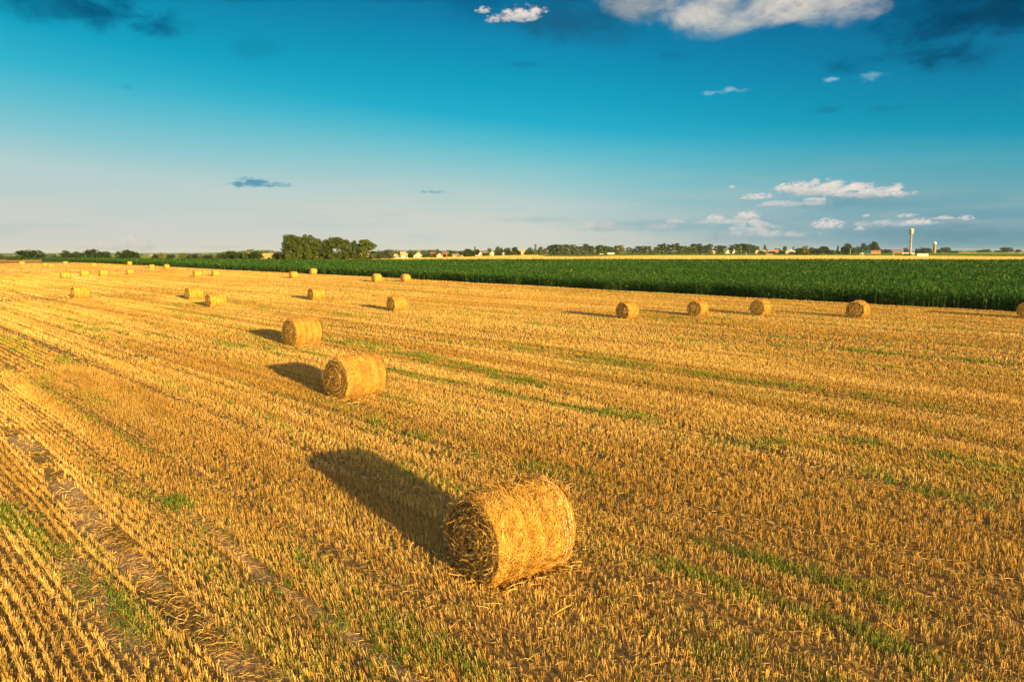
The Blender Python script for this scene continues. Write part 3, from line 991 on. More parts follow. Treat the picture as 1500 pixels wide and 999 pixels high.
def tree(px, by, ty, wpx, kind, tone, name, label, cat, group):
    by = max(by, 370.3)
    g = G(px, by)
    D = g.y
    h = (by - ty) * D / FPX * 1.02
    w = wpx * D / FPX * 1.12 * (1.12 if kind == 'belt' else 1.2 if kind == 'tall' else 1)
    _tv[0] += 1
    cm, tm = get_tree(kind, tone, _tv[0] % 5)
    e = empty(name, (g.x, g.y, -.05), random.uniform(0, 6.28))
    e.scale = (w, w, h)
    tag(e, label, cat, group)
    link('crown', cm, None, e)
    link('trunk', tm, None, e)
    return e


# shrubs and small trees along the far end of the field
W_SHRUB = [
    (1, 382, 372.5, 10, 'dome', 'mid', 'leafy shrub at the very end of the hedge, beside a small bright shrub'),
    (20, 382.8, 375.4, 17, 'dome', 'mid', 'small bright green shrub between two darker ones on the field bank'),
    (45, 381.3, 367.2, 33, 'dome', 'dark', 'broad dark shrub on the field bank, the widest of the hedge'),
    (80, 379.5, 373.3, 9, 'spire', 'mid', 'little pointed shrub alone above the start of the corn'),
    (97, 379.5, 367.4, 15, 'dome', 'dark', 'tall lobe of the ragged dark shrub clump behind the corn'),
    (109, 379.5, 369.2, 13, 'dome', 'dark', 'middle part of the ragged dark shrub clump behind the corn'),
    (118, 379.5, 370.3, 10, 'dome', 'dark', 'low trailing end of the ragged dark shrub clump behind the corn'),
    (136, 379.5, 366.2, 21, 'dome', 'dark', 'round dark tree, bigger of a pair, a tiny bale below it'),
    (153, 379.5, 368.8, 17, 'dome', 'dark', 'round dark tree, smaller of a pair, pressed against the bigger one'),
    (178, 379.5, 367.8, 15, 'dome', 'dark', 'narrower half of the twin dome tree over the corn'),
    (192, 379.5, 366.8, 22, 'dome', 'dark', 'wider half of the twin dome tree over the corn'),
    (231, 379.8, 373.2, 14, 'dome', 'dark', 'low dark bush next to a small pale-topped tree'),
    (237, 380, 370.8, 8, 'tall', 'pale', 'small pale-topped tree rising between two low bushes'),
    (250, 379.8, 373.5, 11, 'dome', 'dark', 'low dark bush beyond the pale-topped tree'),
    (269, 380, 371, 11, 'tall', 'pale', 'lone pale green tree between dark bushes over the corn'),
    (282, 380.2, 373.4, 14, 'dome', 'dark', 'dark bush at the start of the long hedge toward the grove'),
    (289, 380.2, 372.4, 9, 'dome', 'dark', 'dark bush with a small peak in the long hedge'),
    (295, 380.2, 373.2, 8, 'dome', 'pale', 'pale olive bush filling a gap in the long hedge'),
    (305, 380.4, 374, 13, 'dome', 'dark', 'flat-topped dark bush in the long hedge before a gap'),
    (318, 380.5, 373.3, 9, 'dome', 'mid', 'mid green bush just after the gap in the hedge'),
    (324, 380.5, 371, 8, 'tall', 'mid', 'slim tree with a ragged top in the hedge'),
    (329.5, 380.6, 372.8, 8, 'dome', 'mid', 'low bush leaning on the tall round hedge tree'),
    (337, 380.7, 368.3, 14, 'dome', 'dark', 'tall perfectly round dark tree in the hedge'),
    (350, 381, 369.8, 12, 'dome', 'dark', 'rounded dark tree beyond the perfectly round one'),
    (361.5, 381.2, 368.8, 9, 'tall', 'pale', 'pale open tree top between rounded dark trees'),
    (365, 381.3, 371.5, 13, 'dome', 'mid', 'bright green bush under the pale open tree'),
    (377, 381.5, 368.2, 16, 'dome', 'dark', 'dark steep dome tree beside the tan slope'),
    (394, 382, 377, 6, 'spire', 'dark', 'tiny pointed bush on the tan slope'),
    (407, 382, 371.8, 16, 'dome', 'dark', 'low dark dome bush on the tan slope by the grove'),
    (406, 375, 369.4, 9, 'dome', 'blue', 'faint far tree crest over the tan slope'),
]
for px, by, ty, w, k, tone, lab in W_SHRUB:
    tree(px, by, ty, w, k, tone, 'shrub' if by - ty < 9 else 'hedge_tree', lab, 'shrub' if by - ty < 9 else 'tree', 'hedge trees and shrubs beyond the field')

W_GROVE = [
    (427, 345.8, 20, 'olive', 'tallest broad tree at the open end of the grove'),
    (439, 349, 14, 'olive', 'slimmer tree squeezed between the two tallest grove trees'),
    (451.5, 346.5, 19, 'olive', 'second of the tallest grove trees, with a bright edge'),
    (466, 351.3, 13, 'olive', 'grove tree just after the notch in the skyline'),
    (477, 352.8, 15, 'olive', 'rounded lower grove tree in the middle of the row'),
    (494.5, 349.3, 21, 'olive', 'big round-topped grove tree in the middle of the row'),
    (508, 352.8, 12, 'olive', 'narrow ragged grove tree with sky showing through'),
    (518.5, 354.3, 11, 'olive', 'thin open grove tree before the dark one'),
    (534, 352.8, 22, 'mid', 'dark dense grove tree at the town end of the grove'),
]
for px, ty, w, tone, lab in W_GROVE:
    tree(px, 382.4, ty, w, 'tall', tone, 'grove_tree', lab, 'tree', 'tall trees of the grove')
tree(423, 382.2, 356, 15, 'tall', 'olive', 'grove_tree', 'leafy side stem hugging the open end of the grove', 'tree', 'tall trees of the grove')

W_TOWN = [
    (548.5, 381, 368.3, 14, 'dome', 'dark', 'low dark tree under the end of the grove'),
    (560, 380.5, 367.3, 15, 'dome', 'blue', 'soft bluish tree between the grove and the first house'),
    (569, 380.5, 366.3, 14, 'dome', 'blue', 'soft bluish tree next to the first small house'),
    (585, 374.5, 367.2, 5, 'spire', 'mid', 'small pointed tree over the low white shed'),
    (591, 374, 367.3, 9, 'dome', 'mid', 'tree crest over the roof behind the low white shed'),
    (602, 377.5, 368.2, 10, 'dome', 'mid', 'bushy tree beside the big gabled house'),
    (628, 377.5, 371.3, 10, 'dome', 'mid', 'low bush against the end of the big gabled house'),
    (636, 377, 371.5, 9, 'dome', 'mid', 'low bush between the gabled houses'),
    (631, 373, 366.5, 6, 'dome', 'mid', 'small round tree over the reddish roof'),
    (641, 373, 365.3, 7, 'dome', 'mid', 'round tree top above the second gabled house'),
    (651, 377, 372, 7, 'dome', 'dark', 'dark bush below the long cream house'),
    (661, 375, 367.8, 13, 'dome', 'olive', 'wide olive tree behind the grey-roofed house'),
    (676, 375.5, 368, 12, 'dome', 'mid', 'tree beyond the grey-roofed house annex'),
    (685, 377.5, 365.3, 9, 'tall', 'dark', 'dark tree with a rounded head in the town thicket'),
    (691, 377, 367, 11, 'dome', 'dark', 'dense dark part of the town thicket'),
    (695.5, 376.5, 361.8, 5, 'spire', 'dark', 'tallest pointed tree of the town thicket'),
    (699.5, 375.5, 365.8, 6, 'tall', 'dark', 'dark tree at the end of the town thicket'),
    (709, 376, 371, 9, 'dome', 'dark', 'dark hedge bush below the brown roof'),
    (717, 373, 364.3, 6, 'dome', 'mid', 'round tree behind the brown and red roofs'),
    (729, 373.5, 361.8, 6, 'tall', 'mid', 'upright tree just beyond the red-roofed house'),
    (734, 374, 364, 10, 'dome', 'olive', 'spreading olive tree over the small white house'),
    (732, 375.2, 370.8, 9, 'dome', 'dark', 'low dark bush below the spreading olive tree'),
    (744, 374.5, 363.6, 9, 'dome', 'dark', 'dark tree between the white house and the pole'),
    (755, 374.5, 362.8, 8, 'tall', 'dark', 'dark round-headed tree by the pink house'),
    (751, 375, 367.8, 10, 'dome', 'mid', 'leafy bush in front of the round-headed tree'),
    (775, 374.5, 363.2, 10, 'dome', 'olive', 'olive tree at the end of the pink house'),
    (784.5, 374.5, 358.8, 5.5, 'spire', 'blue', 'tall bluish pointed tree before the long belt'),
    (792, 374.5, 362.3, 6, 'tall', 'blue', 'slim tree after the bluish pointed one'),
    (799, 374, 364, 6, 'dome', 'blue', 'faint low tree at the near end of the long belt'),
]
W_TOWN += [
    (574, 380, 372.5, 7, 'dome', 'mid', 'low bush touching the small cream house that stands by itself'),
    (600.5, 379, 373, 8, 'dome', 'dark', 'dark low bush at the sunlit corner of the biggest gabled house'),
    (622.5, 378.6, 373.4, 7, 'dome', 'mid', 'round bush hiding the far corner of the biggest gabled house'),
    (657.5, 377, 371.8, 6, 'dome', 'mid', 'small bush at the end of the long cream house'),
    (673, 377.2, 374.8, 8, 'dome', 'dark', 'very low hedge before the white annex'),
    (715.5, 375.8, 370, 6, 'dome', 'mid', 'small bush between the brown roof and the red one'),
    (726.5, 375.4, 369.8, 6, 'dome', 'olive', 'olive bush at the corner of the red-roofed white house'),
    (759.5, 374.8, 367.5, 7, 'dome', 'dark', 'dark bush covering the near corner of the large pink house'),
    (770.5, 374.6, 368.5, 7, 'dome', 'mid', 'green bush under the far corner of the large pink house'),
]
for px, by, ty, w, k, tone, lab in W_TOWN:
    tree(px, by, ty, w, k, tone, 'garden_tree', lab, 'tree', 'trees among the village houses')

W_BELT = [(807, 374, 360, 9, 'dark'), (813, 374, 358.9, 8, 'dark'), (818.5, 374, 359.3, 8, 'dark'), (824, 374, 359.6, 7, 'blue'), (829.5, 374, 359, 8, 'olive'), (839, 373.6, 359.2, 10, 'mid'),
          (846, 373.6, 361.3, 8, 'blue'), (851, 373.6, 361.8, 6, 'olive'), (857.5, 373.2, 358.2, 8, 'olive'), (865, 373.2, 361, 8, 'dark'), (868, 373.2, 364.5, 5, 'yellow'), (875, 373, 361.5, 8, 'dark'),
          (880, 372.8, 359.8, 11, 'mid'), (887.5, 372.8, 361, 8, 'olive'), (894, 372.8, 362.5, 7, 'dark'), (901, 372.6, 363, 8, 'mid'), (908, 372.6, 360, 12, 'yellow')]
W_BELT2 = [(921.5, 372.3, 363, 7, 'blue'), (928, 372.3, 364.8, 7, 'olive'), (935, 372.3, 361.3, 9, 'dark'), (944, 372.3, 361, 9, 'olive'), (951, 372.3, 361.2, 6, 'mid'), (956, 372.3, 366.2, 7, 'blue'),
           (961, 372.3, 362.3, 6, 'mid'), (967, 372.6, 358.8, 7, 'dark'), (972, 372.6, 357.2, 7, 'olive'), (980, 372.6, 359.2, 9, 'dark'), (987, 372.6, 358.3, 7, 'blue'), (991.5, 372.6, 357.2, 6, 'dark'),
           (998, 372.6, 361, 9, 'mid'), (1005, 372.3, 361.2, 8, 'olive'), (1011, 372.3, 362, 7, 'mid'), (1017, 372.3, 357.8, 9, 'mid'), (1024, 372.3, 357.8, 7, 'dark'), (1029, 372.3, 360.8, 8, 'olive'),
           (1034, 372.3, 359.8, 7, 'dark'), (1040, 372.3, 358.3, 7, 'blue'), (1050, 372.3, 361, 7, 'olive'), (1055, 372.3, 360.3, 7, 'dark'), (1060.5, 372.3, 360.8, 8, 'olive'), (1071, 372.3, 359.8, 7, 'dark'),
           (1080, 372.3, 358.3, 10, 'mid'), (1086, 372.3, 357.6, 8, 'dark'), (1092, 372.3, 358.3, 8, 'dark'), (1097.5, 372.3, 358.5, 6, 'blue'), (1103.5, 372.3, 360, 8, 'olive'), (1109, 371.6, 361.5, 6, 'mid')]
TL = {'dark': 'dark', 'mid': 'mid green', 'olive': 'olive', 'yellow': 'yellowish', 'blue': 'bluish', 'pale': 'pale'}
for j, (px, by, ty, w, tone) in enumerate(W_BELT):
    tree(px, by, ty, w, 'belt', tone, 'belt_tree', '%s tree, %s of the belt between the village and the mast' % (TL[tone], ORD[j]), 'tree', 'trees of the long belt')
for j, (px, by, ty, w, tone) in enumerate(W_BELT2):
    tree(px, by, ty, w, 'belt', tone, 'belt_tree', '%s tree, %s of the belt counting on from the mast' % (TL[tone], ORD[j]), 'tree', 'trees of the long belt')

W_RIGHT = [
    (1119.5, 371.5, 359.2, 8, 'spire', 'mid', 'pointed tree rising over the pale houses beyond the belt'),
    (1138, 371, 364, 9, 'dome', 'mid', 'flat tree crest behind the pale houses'),
    (1131, 372.5, 368.5, 12, 'dome', 'dark', 'dark garden bushes below the pale houses'),
    (1116, 372.3, 368.6, 12, 'dome', 'dark', 'dark bushes below the first pale house'),
    (1144, 372.6, 368, 11, 'dome', 'dark', 'dark bush beside the big white house'),
    (1149.5, 371.5, 361.3, 5, 'tall', 'mid', 'slim tree against the end of the big white house'),
    (1161.5, 371.5, 361.8, 4.5, 'spire', 'mid', 'small pointed tree over the white house roof'),
    (1160, 373, 369, 10, 'dome', 'dark', 'dark bush in front of the big white house'),
    (1170.5, 374, 363.8, 11, 'dome', 'olive', 'olive bush starting the round thicket'),
    (1178, 374, 360.6, 13, 'dome', 'yellow', 'sunlit yellow-green tree, brightest of the round thicket'),
    (1187, 374, 362.8, 9, 'dome', 'olive', 'olive tree just past the brightest one'),
    (1196, 374, 363.8, 13, 'dome', 'dark', 'dark rounded tree of the thicket'),
    (1204, 372, 361.6, 7, 'tall', 'dark', 'dark tree with a round head behind the thicket'),
    (1209.5, 372, 361.8, 6, 'tall', 'dark', 'dark slim tree behind the thicket'),
    (1216, 373, 366, 11, 'dome', 'olive', 'low olive bush between thicket and conifer'),
    (1227, 372.5, 360.6, 6, 'spire', 'dark', 'single narrow conifer among the trees'),
    (1237, 373, 361, 10, 'dome', 'dark', 'lower shoulder of the big dark tree'),
    (1241, 373, 357.6, 11, 'dome', 'dark', 'big dark tree behind the white pole'),
    (1250.5, 373.2, 363, 9, 'dome', 'mid', 'green bush next to the white pole'),
    (1257, 372.6, 361.6, 9, 'dome', 'dark', 'dark tree over the white hut'),
    (1266, 372.3, 357.2, 10, 'dome', 'dark', 'round-headed tree over the teal roof'),
    (1279, 371.5, 355, 11, 'tall', 'dark', 'tallest open tree over the red roof'),
    (1287, 371.5, 364.8, 8, 'dome', 'dark', 'small dark tree by the red-roofed house'),
    (1299, 371.5, 365.6, 11, 'dome', 'dark', 'dark tree dome before the long warehouse'),
    (1326, 371, 363.3, 8, 'dome', 'dark', 'dark tree just before the tall water tower'),
    (1344, 372, 364.8, 7, 'dome', 'dark', 'narrow dark tree just past the tall water tower'),
    (1355, 372, 363.2, 16, 'dome', 'olive', 'broad olive tree above the white trailer'),
    (1374, 371, 366, 7, 'dome', 'dark', 'small dark tree at the foot of the brick tower'),
    (1384.5, 371, 362.8, 13, 'dome', 'olive', 'rounded olive tree past the brick tower'),
    (1398, 370.7, 367.3, 10, 'dome', 'dark', 'low dark hedge trailing off past the brick tower'),
    (1442, 370.6, 365.6, 18, 'dome', 'olive', 'low wide tree mound alone on the far grain line'),
    (1463, 370.6, 367.3, 12, 'dome', 'dark', 'low shoulder of the double tree mound'),
    (1474, 370.6, 362.8, 15, 'dome', 'dark', 'high peak of the double tree mound'),
    (1491, 370.6, 365.8, 7, 'dome', 'dark', 'last small tree on the horizon toward the frame edge'),
    (1328, 375.4, 371.8, 15, 'dome', 'olive', 'low olive bush in front of the tall tower base'),
]
for px, by, ty, w, k, tone, lab in W_RIGHT:
    tree(px, by, ty, w, k, tone, 'roadside_tree', lab, 'tree', 'trees round the farm and towers')

# far-off wood on the horizon, one mass
Ps, Cs = [], []
for (x0, x1, hpx) in [(-60, 30, 6), (52, 80, 7), (80, 170, 5), (196, 216, 8), (205, 300, 4.5), (300, 400, 6), (560, 800, 3.4), (1000, 1300, 3.2), (1390, 1420, 1.4)]:
    D = 2600
    n = int((x1 - x0) * 26)
    px = rng.uniform(x0, x1, n)
    hh = hpx * .8 * D / FPX * (.2 + 1.0 * vnoise(px * .16, px * 0, 97))
    z = hh * np.sqrt(rng.random(n))
    z = z - (1 - sstep(290, 400, px)) * (D - 760) * .0085
    c0 = np.stack([(px - 750) / FPX * D, D + rng.uniform(-30, 30, n), z], -1)
    a_ = rng.normal(0, 2.2, (n, 3)); b_ = rng.normal(0, 1.6, (n, 3))
    Ps.append(np.stack([c0 - a_, c0 - b_, c0 + a_, c0 + b_], 1))
    Cs.append(np.array([.10, .15, .10]) * rng.uniform(.6, 1.4, (n, 1)))
tag(link('distant_wood', quads('distant_wood', np.concatenate(Ps), np.concatenate(Cs)), M_leaf), 'hazy line of far-off woods along the horizon', 'wood', kind='stuff')

# ------------------------------------------------------------------ buildings
_mats = {}


def paint(name, c, rough=.8):
    if name not in _mats:
        _mats[name] = noise_mat(name, tuple(v * .88 for v in c), tuple(min(1, v * 1.06) for v in c), 1.3, rough)
    return _mats[name]


PAL = {'cream': (.60, .47, .33), 'white': (.70, .64, .56), 'pink': (.58, .38, .29), 'tan': (.55, .42, .27), 'grey': (.45, .43, .40), 'brick': (.36, .16, .10)}
RF = {'red': (.36, .13, .08), 'brown': (.22, .12, .08), 'greyroof': (.20, .17, .16), 'creamroof': (.44, .32, .23), 'teal': (.02, .09, .085), 'blueroof': (.20, .27, .36), 'whiteroof': (.74, .72, .68), 'orange': (.45, .18, .08)}
M_glass, _nt, _b = new_mat('window_glass')
_nz = N(_nt, 'ShaderNodeTexNoise'); _nz.inputs['Scale'].default_value = .7
_rp = N(_nt, 'ShaderNodeValToRGB'); _rp.color_ramp.elements[0].color = (.02, .025, .03, 1); _rp.color_ramp.elements[1].color = (.06, .07, .08, 1)
_nt.links.new(_nz.outputs['Fac'], _rp.inputs[0]); _nt.links.new(_rp.outputs[0], _b.inputs['Base Color']); _b.inputs['Roughness'].default_value = .15


def house(px, by, ty, wpx, wall, roof, label, gable=True, yaw=None, pitch=.5, name='house', cat='house', dpx=None, windows=2, group='houses of the village', chim=True):
    """gable=True: the gable end faces the camera; else the long eaves side does"""
    by = max(by, 370.4)
    g = G(px, by); D = g.y; k = D / FPX
    W = wpx * k * .92; Ht = (by - ty) * k * .94
    view = math.atan2(g.x, g.y)
    e = empty(name, (g.x, g.y, -.05), -view + (yaw if yaw is not None else random.uniform(-.25, .25)))
    tag(e, label, cat, group)
    dp = (dpx * k) if dpx else max(6.0, W * (.9 if gable else .7))
    rise = min(Ht * pitch, (W if gable else dp) * .55)
    eh = Ht - rise
    m = MB()
    x, y0, y1 = W / 2, 0.0, dp
    if gable:
        vs = [(-x, y0, 0), (x, y0, 0), (x, y0, eh), (0, y0, Ht - .1), (-x, y0, eh), (-x, y1, 0), (x, y1, 0), (x, y1, eh), (0, y1, Ht - .1), (-x, y1, eh)]
        fs = [(0, 1, 2, 3, 4), (9, 8, 7, 6, 5), (1, 6, 7, 2), (5, 0, 4, 9), (2, 7, 8, 3), (4, 3, 8, 9), (0, 5, 6, 1)]
    else:
        ym = (y0 + y1) / 2
        vs = [(-x, y0, 0), (x, y0, 0), (x, y0, eh), (-x, y0, eh), (-x, y1, 0), (x, y1, 0), (x, y1, eh), (-x, y1, eh), (-x, ym, Ht - .1), (x, ym, Ht - .1)]
        fs = [(0, 1, 2, 3), (5, 4, 7, 6), (1, 5, 6, 9, 2), (4, 0, 3, 8, 7), (3, 2, 9, 8), (6, 7, 8, 9), (0, 4, 5, 1)]
    m.add(vs, fs)
    m.build('wall', paint('wall_' + wall, PAL[wall]), e)
    # roof slabs with an overhang
    r = MB(); t = .25; oh = .5
    if gable:
        sl = rise / x
        for s in (-1, 1):
            xe = s * (x + oh); ze = eh - oh * sl
            a = [(0, y0 - oh, Ht), (xe, y0 - oh, ze), (xe, y1 + oh, ze), (0, y1 + oh, Ht)]
            b = [(p[0], p[1], p[2] + t) for p in a]
            r.add(a + b, [(0, 1, 2, 3), (7, 6, 5, 4), (0, 4, 5, 1), (1, 5, 6, 2), (2, 6, 7, 3), (3, 7, 4, 0)])
    else:
        ym = (y0 + y1) / 2; sl = rise / (dp / 2)
        for s in (-1, 1):
            ye = ym + s * (dp / 2 + oh); ze = eh - oh * sl
            a = [(-x - oh, ym, Ht), (x + oh, ym, Ht), (x + oh, ye, ze), (-x - oh, ye, ze)]
            b = [(p[0], p[1], p[2] + t) for p in a]
            r.add(a + b, [(0, 1, 2, 3), (7, 6, 5, 4), (0, 4, 5, 1), (1, 5, 6, 2), (2, 6, 7, 3), (3, 7, 4, 0)])
    ro = r.build('roof', paint('roof_' + roof, RF[roof]), e)
    if chim and Ht > 4:
        c = MB(); cx = W * .18; cy = dp * .5
        c.box(cx - .35, cx + .35, cy - .35, cy + .35, Ht - .9, Ht + .9)
        c.build('chimney', paint('chimney_brick', PAL['brick']), ro)
    for i in range(windows):
        wx = (i + .5) / windows * W - W / 2
        wz = max(.8, eh * .35)
        f = MB(); f.box(wx - .75, wx + .75, y0 - .08, y0 - .003, wz, wz + 1.3)
        fo = f.build('window', paint('white_frame', (.75, .74, .7)), e)
        q = MB(); q.box(wx - .6, wx + .6, y0 - .10, y0 - .083, wz + .12, wz + 1.18)
        q.build('pane', M_glass, fo)
    return e


HOUSES = [
    (579, 379.6, 371.6, 5.5, 'cream', 'creamroof', 'small cream house by itself next to the soft bluish trees', True, .5),
    (591, 376.5, 368.6, 8, 'cream', 'creamroof', 'cream house half hidden behind trees over the low white shed', False, .5),
    (613, 378.6, 369.2, 15, 'cream', 'creamroof', 'biggest cream house at the village edge with a wide sunlit gable', True, .62),
    (633, 375, 369.8, 7, 'cream', 'red', 'small house with a reddish roof behind the bushes', False, .5),
    (644, 377.4, 370.8, 9, 'cream', 'creamroof', 'second gabled cream house, next along from the biggest one', True, .55),
    (653, 375.5, 369.2, 10, 'cream', 'brown', 'long cream house with a brownish roof behind the second gable', False, .5),
    (667, 376.5, 371.2, 9, 'cream', 'greyroof', 'house with a grey-red roof and a white annex beside it', False, .55),
    (704, 375.6, 368.8, 6, 'white', 'brown', 'white gabled house at the end of the town thicket', True, .4),
    (711, 375.0, 368.4, 9, 'cream', 'brown', 'long brown-roofed house joined to a white gable', False, .6),
    (721, 374.6, 367.8, 10, 'white', 'red', 'white gabled house with a red roof in mid village', True, .55),
    (739, 374.5, 369.2, 10, 'white', 'whiteroof', 'small all-white house under the spreading olive tree', True, .5),
    (766, 373.5, 365.2, 13, 'pink', 'creamroof', 'large pink house highest in the village near the pointed trees', False, .3),
    (800, 374, 368, 5, 'grey', 'greyroof', 'small grey house at the start of the tree belt', True, .5),
]
for px, by, ty, w, wl, rf, lab, gb, pt in HOUSES:
    house(px, by, ty, w, wl, rf, lab, gb, pitch=pt, windows=2 if w > 6 else 1)
FARM = [
    (1046.5, 372, 365.8, 6, 'cream', 'creamroof', 'cream house end glowing in a gap of the belt', True, .3),
    (1069, 371.8, 366.2, 15, 'white', 'whiteroof', 'long low white-roofed building in a gap of the belt', False, .5),
    (1109, 371.9, 365.8, 5, 'cream', 'creamroof', 'tall narrow cream house just after the belt', True, .3),
    (1119, 371.6, 366, 6, 'cream', 'creamroof', 'cream house below the pointed tree', True, .4),
    (1128, 371.6, 367, 7, 'pink', 'creamroof', 'pinkish house in the row after the belt', False, .5),
    (1136, 371.4, 365.6, 9, 'cream', 'orange', 'cream house with an orange roof in the row after the belt', False, .5),
    (1156.5, 372, 365.4, 12, 'white', 'whiteroof', 'big white house with a wide pale gable', True, .5),
    (1283, 372.2, 366.8, 13, 'cream', 'orange', 'low farmhouse with a broad orange-red roof', False, .6),
    (1269, 372.4, 366.6, 12, 'grey', 'teal', 'barn with a teal roof next to the orange-red one', False, .75),
    (1261, 373, 370.3, 4, 'white', 'whiteroof', 'little white hut next to the teal-roofed barn', True, .4),
]
for px, by, ty, w, wl, rf, lab, gb, pt in FARM:
    house(px, by, ty, w, wl, rf, lab, gb, pitch=pt, windows=2 if w > 6 else 1, group='farm buildings past the belt', cat='house' if 'barn' not in lab else 'barn')
house(591, 379.2, 377.4, 13, 'white', 'whiteroof', 'long low white shed in front of the village', False, 0, .3, 'shed', 'shed', 6, 0, 'low sheds', False)
house(675, 376.6, 374.4, 5, 'white', 'whiteroof', 'low white annex beside the grey-roofed house', False, 0, .3, 'shed', 'shed', 6, 0, 'low sheds', False)
house(697, 376.6, 373.8, 4, 'white', 'whiteroof', 'white box hut on the edge of the grain strip', False, 0, .2, 'shed', 'shed', 4, 0, 'low sheds', False)
house(762, 374.3, 372.2, 5, 'white', 'whiteroof', 'low white shed below the large pink house', False, 0, .3, 'shed', 'shed', 6, 0, 'low sheds', False)
house(881, 373.1, 371.7, 5, 'white', 'whiteroof', 'smaller white greenhouse under the belt trees', False, 0, .5, 'shed', 'shed', 8, 0, 'low sheds', False)
house(895, 373.2, 370.3, 10, 'white', 'whiteroof', 'larger white greenhouse under the belt trees', False, 0, .6, 'shed', 'shed', 10, 0, 'low sheds', False)
house(1127, 374, 372, 10, 'tan', 'creamroof', 'low tan shed on the green strip before the houses', False, 0, .3, 'shed', 'shed', 6, 0, 'low sheds', False)
house(1311, 371.2, 365.6, 24, 'brick', 'blueroof', 'long brick warehouse with a blue-grey roof by the tall tower', False, 0, .35, 'warehouse', 'warehouse', 16, 4, 'low sheds', False)
house(1330.5, 373.6, 369.8, 17, 'white', 'whiteroof', 'flat white pump building at the foot of the tall water tower', False, 0, .12, 'pump_house', 'pump house', 10, 2, 'low sheds', False)

# tall water tower
M_conc = noise_mat('weathered_concrete', (.28, .25, .20), (.44, .40, .33), .5)
M_steel = noise_mat('tank_paint', (.34, .31, .27), (.48, .45, .40), .6)
M_cap = noise_mat('white_cap', (.74, .72, .68), (.82, .80, .76), .6)
M_brick = noise_mat('tower_brick', (.30, .15, .10), (.42, .23, .15), 1.2)


def place(px, by, name, label, cat):
    g = G(px, by)
    e = empty(name, (g.x, g.y, -.05), -math.atan2(g.x, g.y))
    tag(e, label, cat)
    return e, g.y / FPX


e, k = place(1333, 374.6, 'water_tower', 'tall pale water tower with a wide round tank on a slim shaft', 'water tower')
h = (374.6 - 336) * k
r0 = 1.5 * k; rt = 3.0 * k
m = MB(); m.lathe([(r0 * 1.12, 0), (r0 * .95, h * .06), (r0 * .86, h * .45), (r0 * .82, h * .78)], 24); m.build('shaft', M_conc, e, True)
m = MB(); m.lathe([(r0 * .85, h * .78), (rt * .97, h * .84), (rt, h * .86), (rt, h * .965), (rt * .9, h * .985)], 28); tank = m.build('tank', M_steel, e)
m = MB(); m.lathe([(rt * .92, h * .985), (rt * .6, h * 1.005), (rt * .15, h * 1.015)], 24); m.build('cap', M_cap, e)
m = MB(); m.lathe([(rt * 1.015, h * .905), (rt * 1.015, h * .915)], 28); m.lathe([(rt * 1.015, h * .86), (rt * 1.015, h * .868)], 28); m.build('band', M_conc, tank)
m = MB()
for s in (-.3, .3): m.bar((r0 * .2 + s, -r0 * 1.13, h * .02), (r0 * .2 + s, -r0 * .93, h * .78), .05, .05, 5)
for i in range(30): m.bar((r0 * .2 - .3, -r0 * (1.12 - .19 * i / 30), h * (.03 + .025 * i)), (r0 * .2 + .3, -r0 * (1.12 - .19 * i / 30), h * (.03 + .025 * i)), .03, .03, 4)
m.build('ladder', M_steel, e)
for i in range(4):
    m = MB(); z = h * (.18 + .16 * i); m.box(-.35, .35, -r0 * (1.0 - .04 * i) - .05, -r0 * .7, z, z + 1.2); m.build('window', M_glass, e)

e, k = place(1368.5, 371.0, 'brick_tower', 'short brick water tower with a white tank top among low trees', 'water tower')
h = (371 - 353.8) * k; r0 = 2.0 * k
m = MB(); m.lathe([(r0 * 1.05, 0), (r0 * .95, h * .4), (r0 * .92, h * .72), (r0 * 1.1, h * .75), (r0 * 1.1, h * .78)], 20); m.build('shaft', M_brick, e)
m = MB(); m.lathe([(r0 * 1.08, h * .78), (r0 * 1.02, h * .88), (r0 * .5, h * .95), (r0 * .15, h * .97)], 20); m.build('tank', M_cap, e)
m = MB(); m.bar((0, 0, h * .96), (0, 0, h * 1.08), .25, .12); m.build('mast', M_steel, e)
for i in range(3):
    m = MB(); z = h * (.2 + .18 * i); m.box(-.6, .6, -r0 * 1.03, -r0 * .7, z, z + 2.0); m.build('window', M_glass, e)

# white trailer standing on the field edge
e, k = place(1351.5, 377.2, 'trailer', 'white box trailer parked on the grain strip past the tall tower', 'trailer')
W = 14 * k; Hh = 5.7 * k
m = MB(); m.box(-W / 2, W / 2, 0, 2.5, Hh * .2, Hh); m.build('cargo_box', M_cap, e)
m = MB(); m.box(-W / 2 + .1, W / 2 - .1, .3, 2.2, Hh * .13, Hh * .2 - .003); m.build('chassis', paint('dark_steel', (.05, .05, .05)), e)
for wx in (-W * .36, -W * .22, W * .34):
    for wy in (.35, 2.15):
        m = MB(); vs = []
        for i in range(16):
            a = 2 * PI * i / 16
            vs.append((wx + .48 * math.cos(a), wy - .14, .53 + .48 * math.sin(a)))
        vs += [(p[0], wy + .14, p[2]) for p in vs]
        m.add(vs, [tuple(range(16)), tuple(reversed(range(16, 32)))] + [(i, i + 16, (i + 1) % 16 + 16, (i + 1) % 16) for i in range(16)])
        m.build('wheel', paint('tyre_rubber', (.03, .03, .03)), e)
m = MB()
for i in range(5): m.box(-W / 2 + W * (i + .5) / 5 - .03, -W / 2 + W * (i + .5) / 5 + .03, -.03, -.002, Hh * .22, Hh * .98)
m.build('side_rib', M_steel, e)

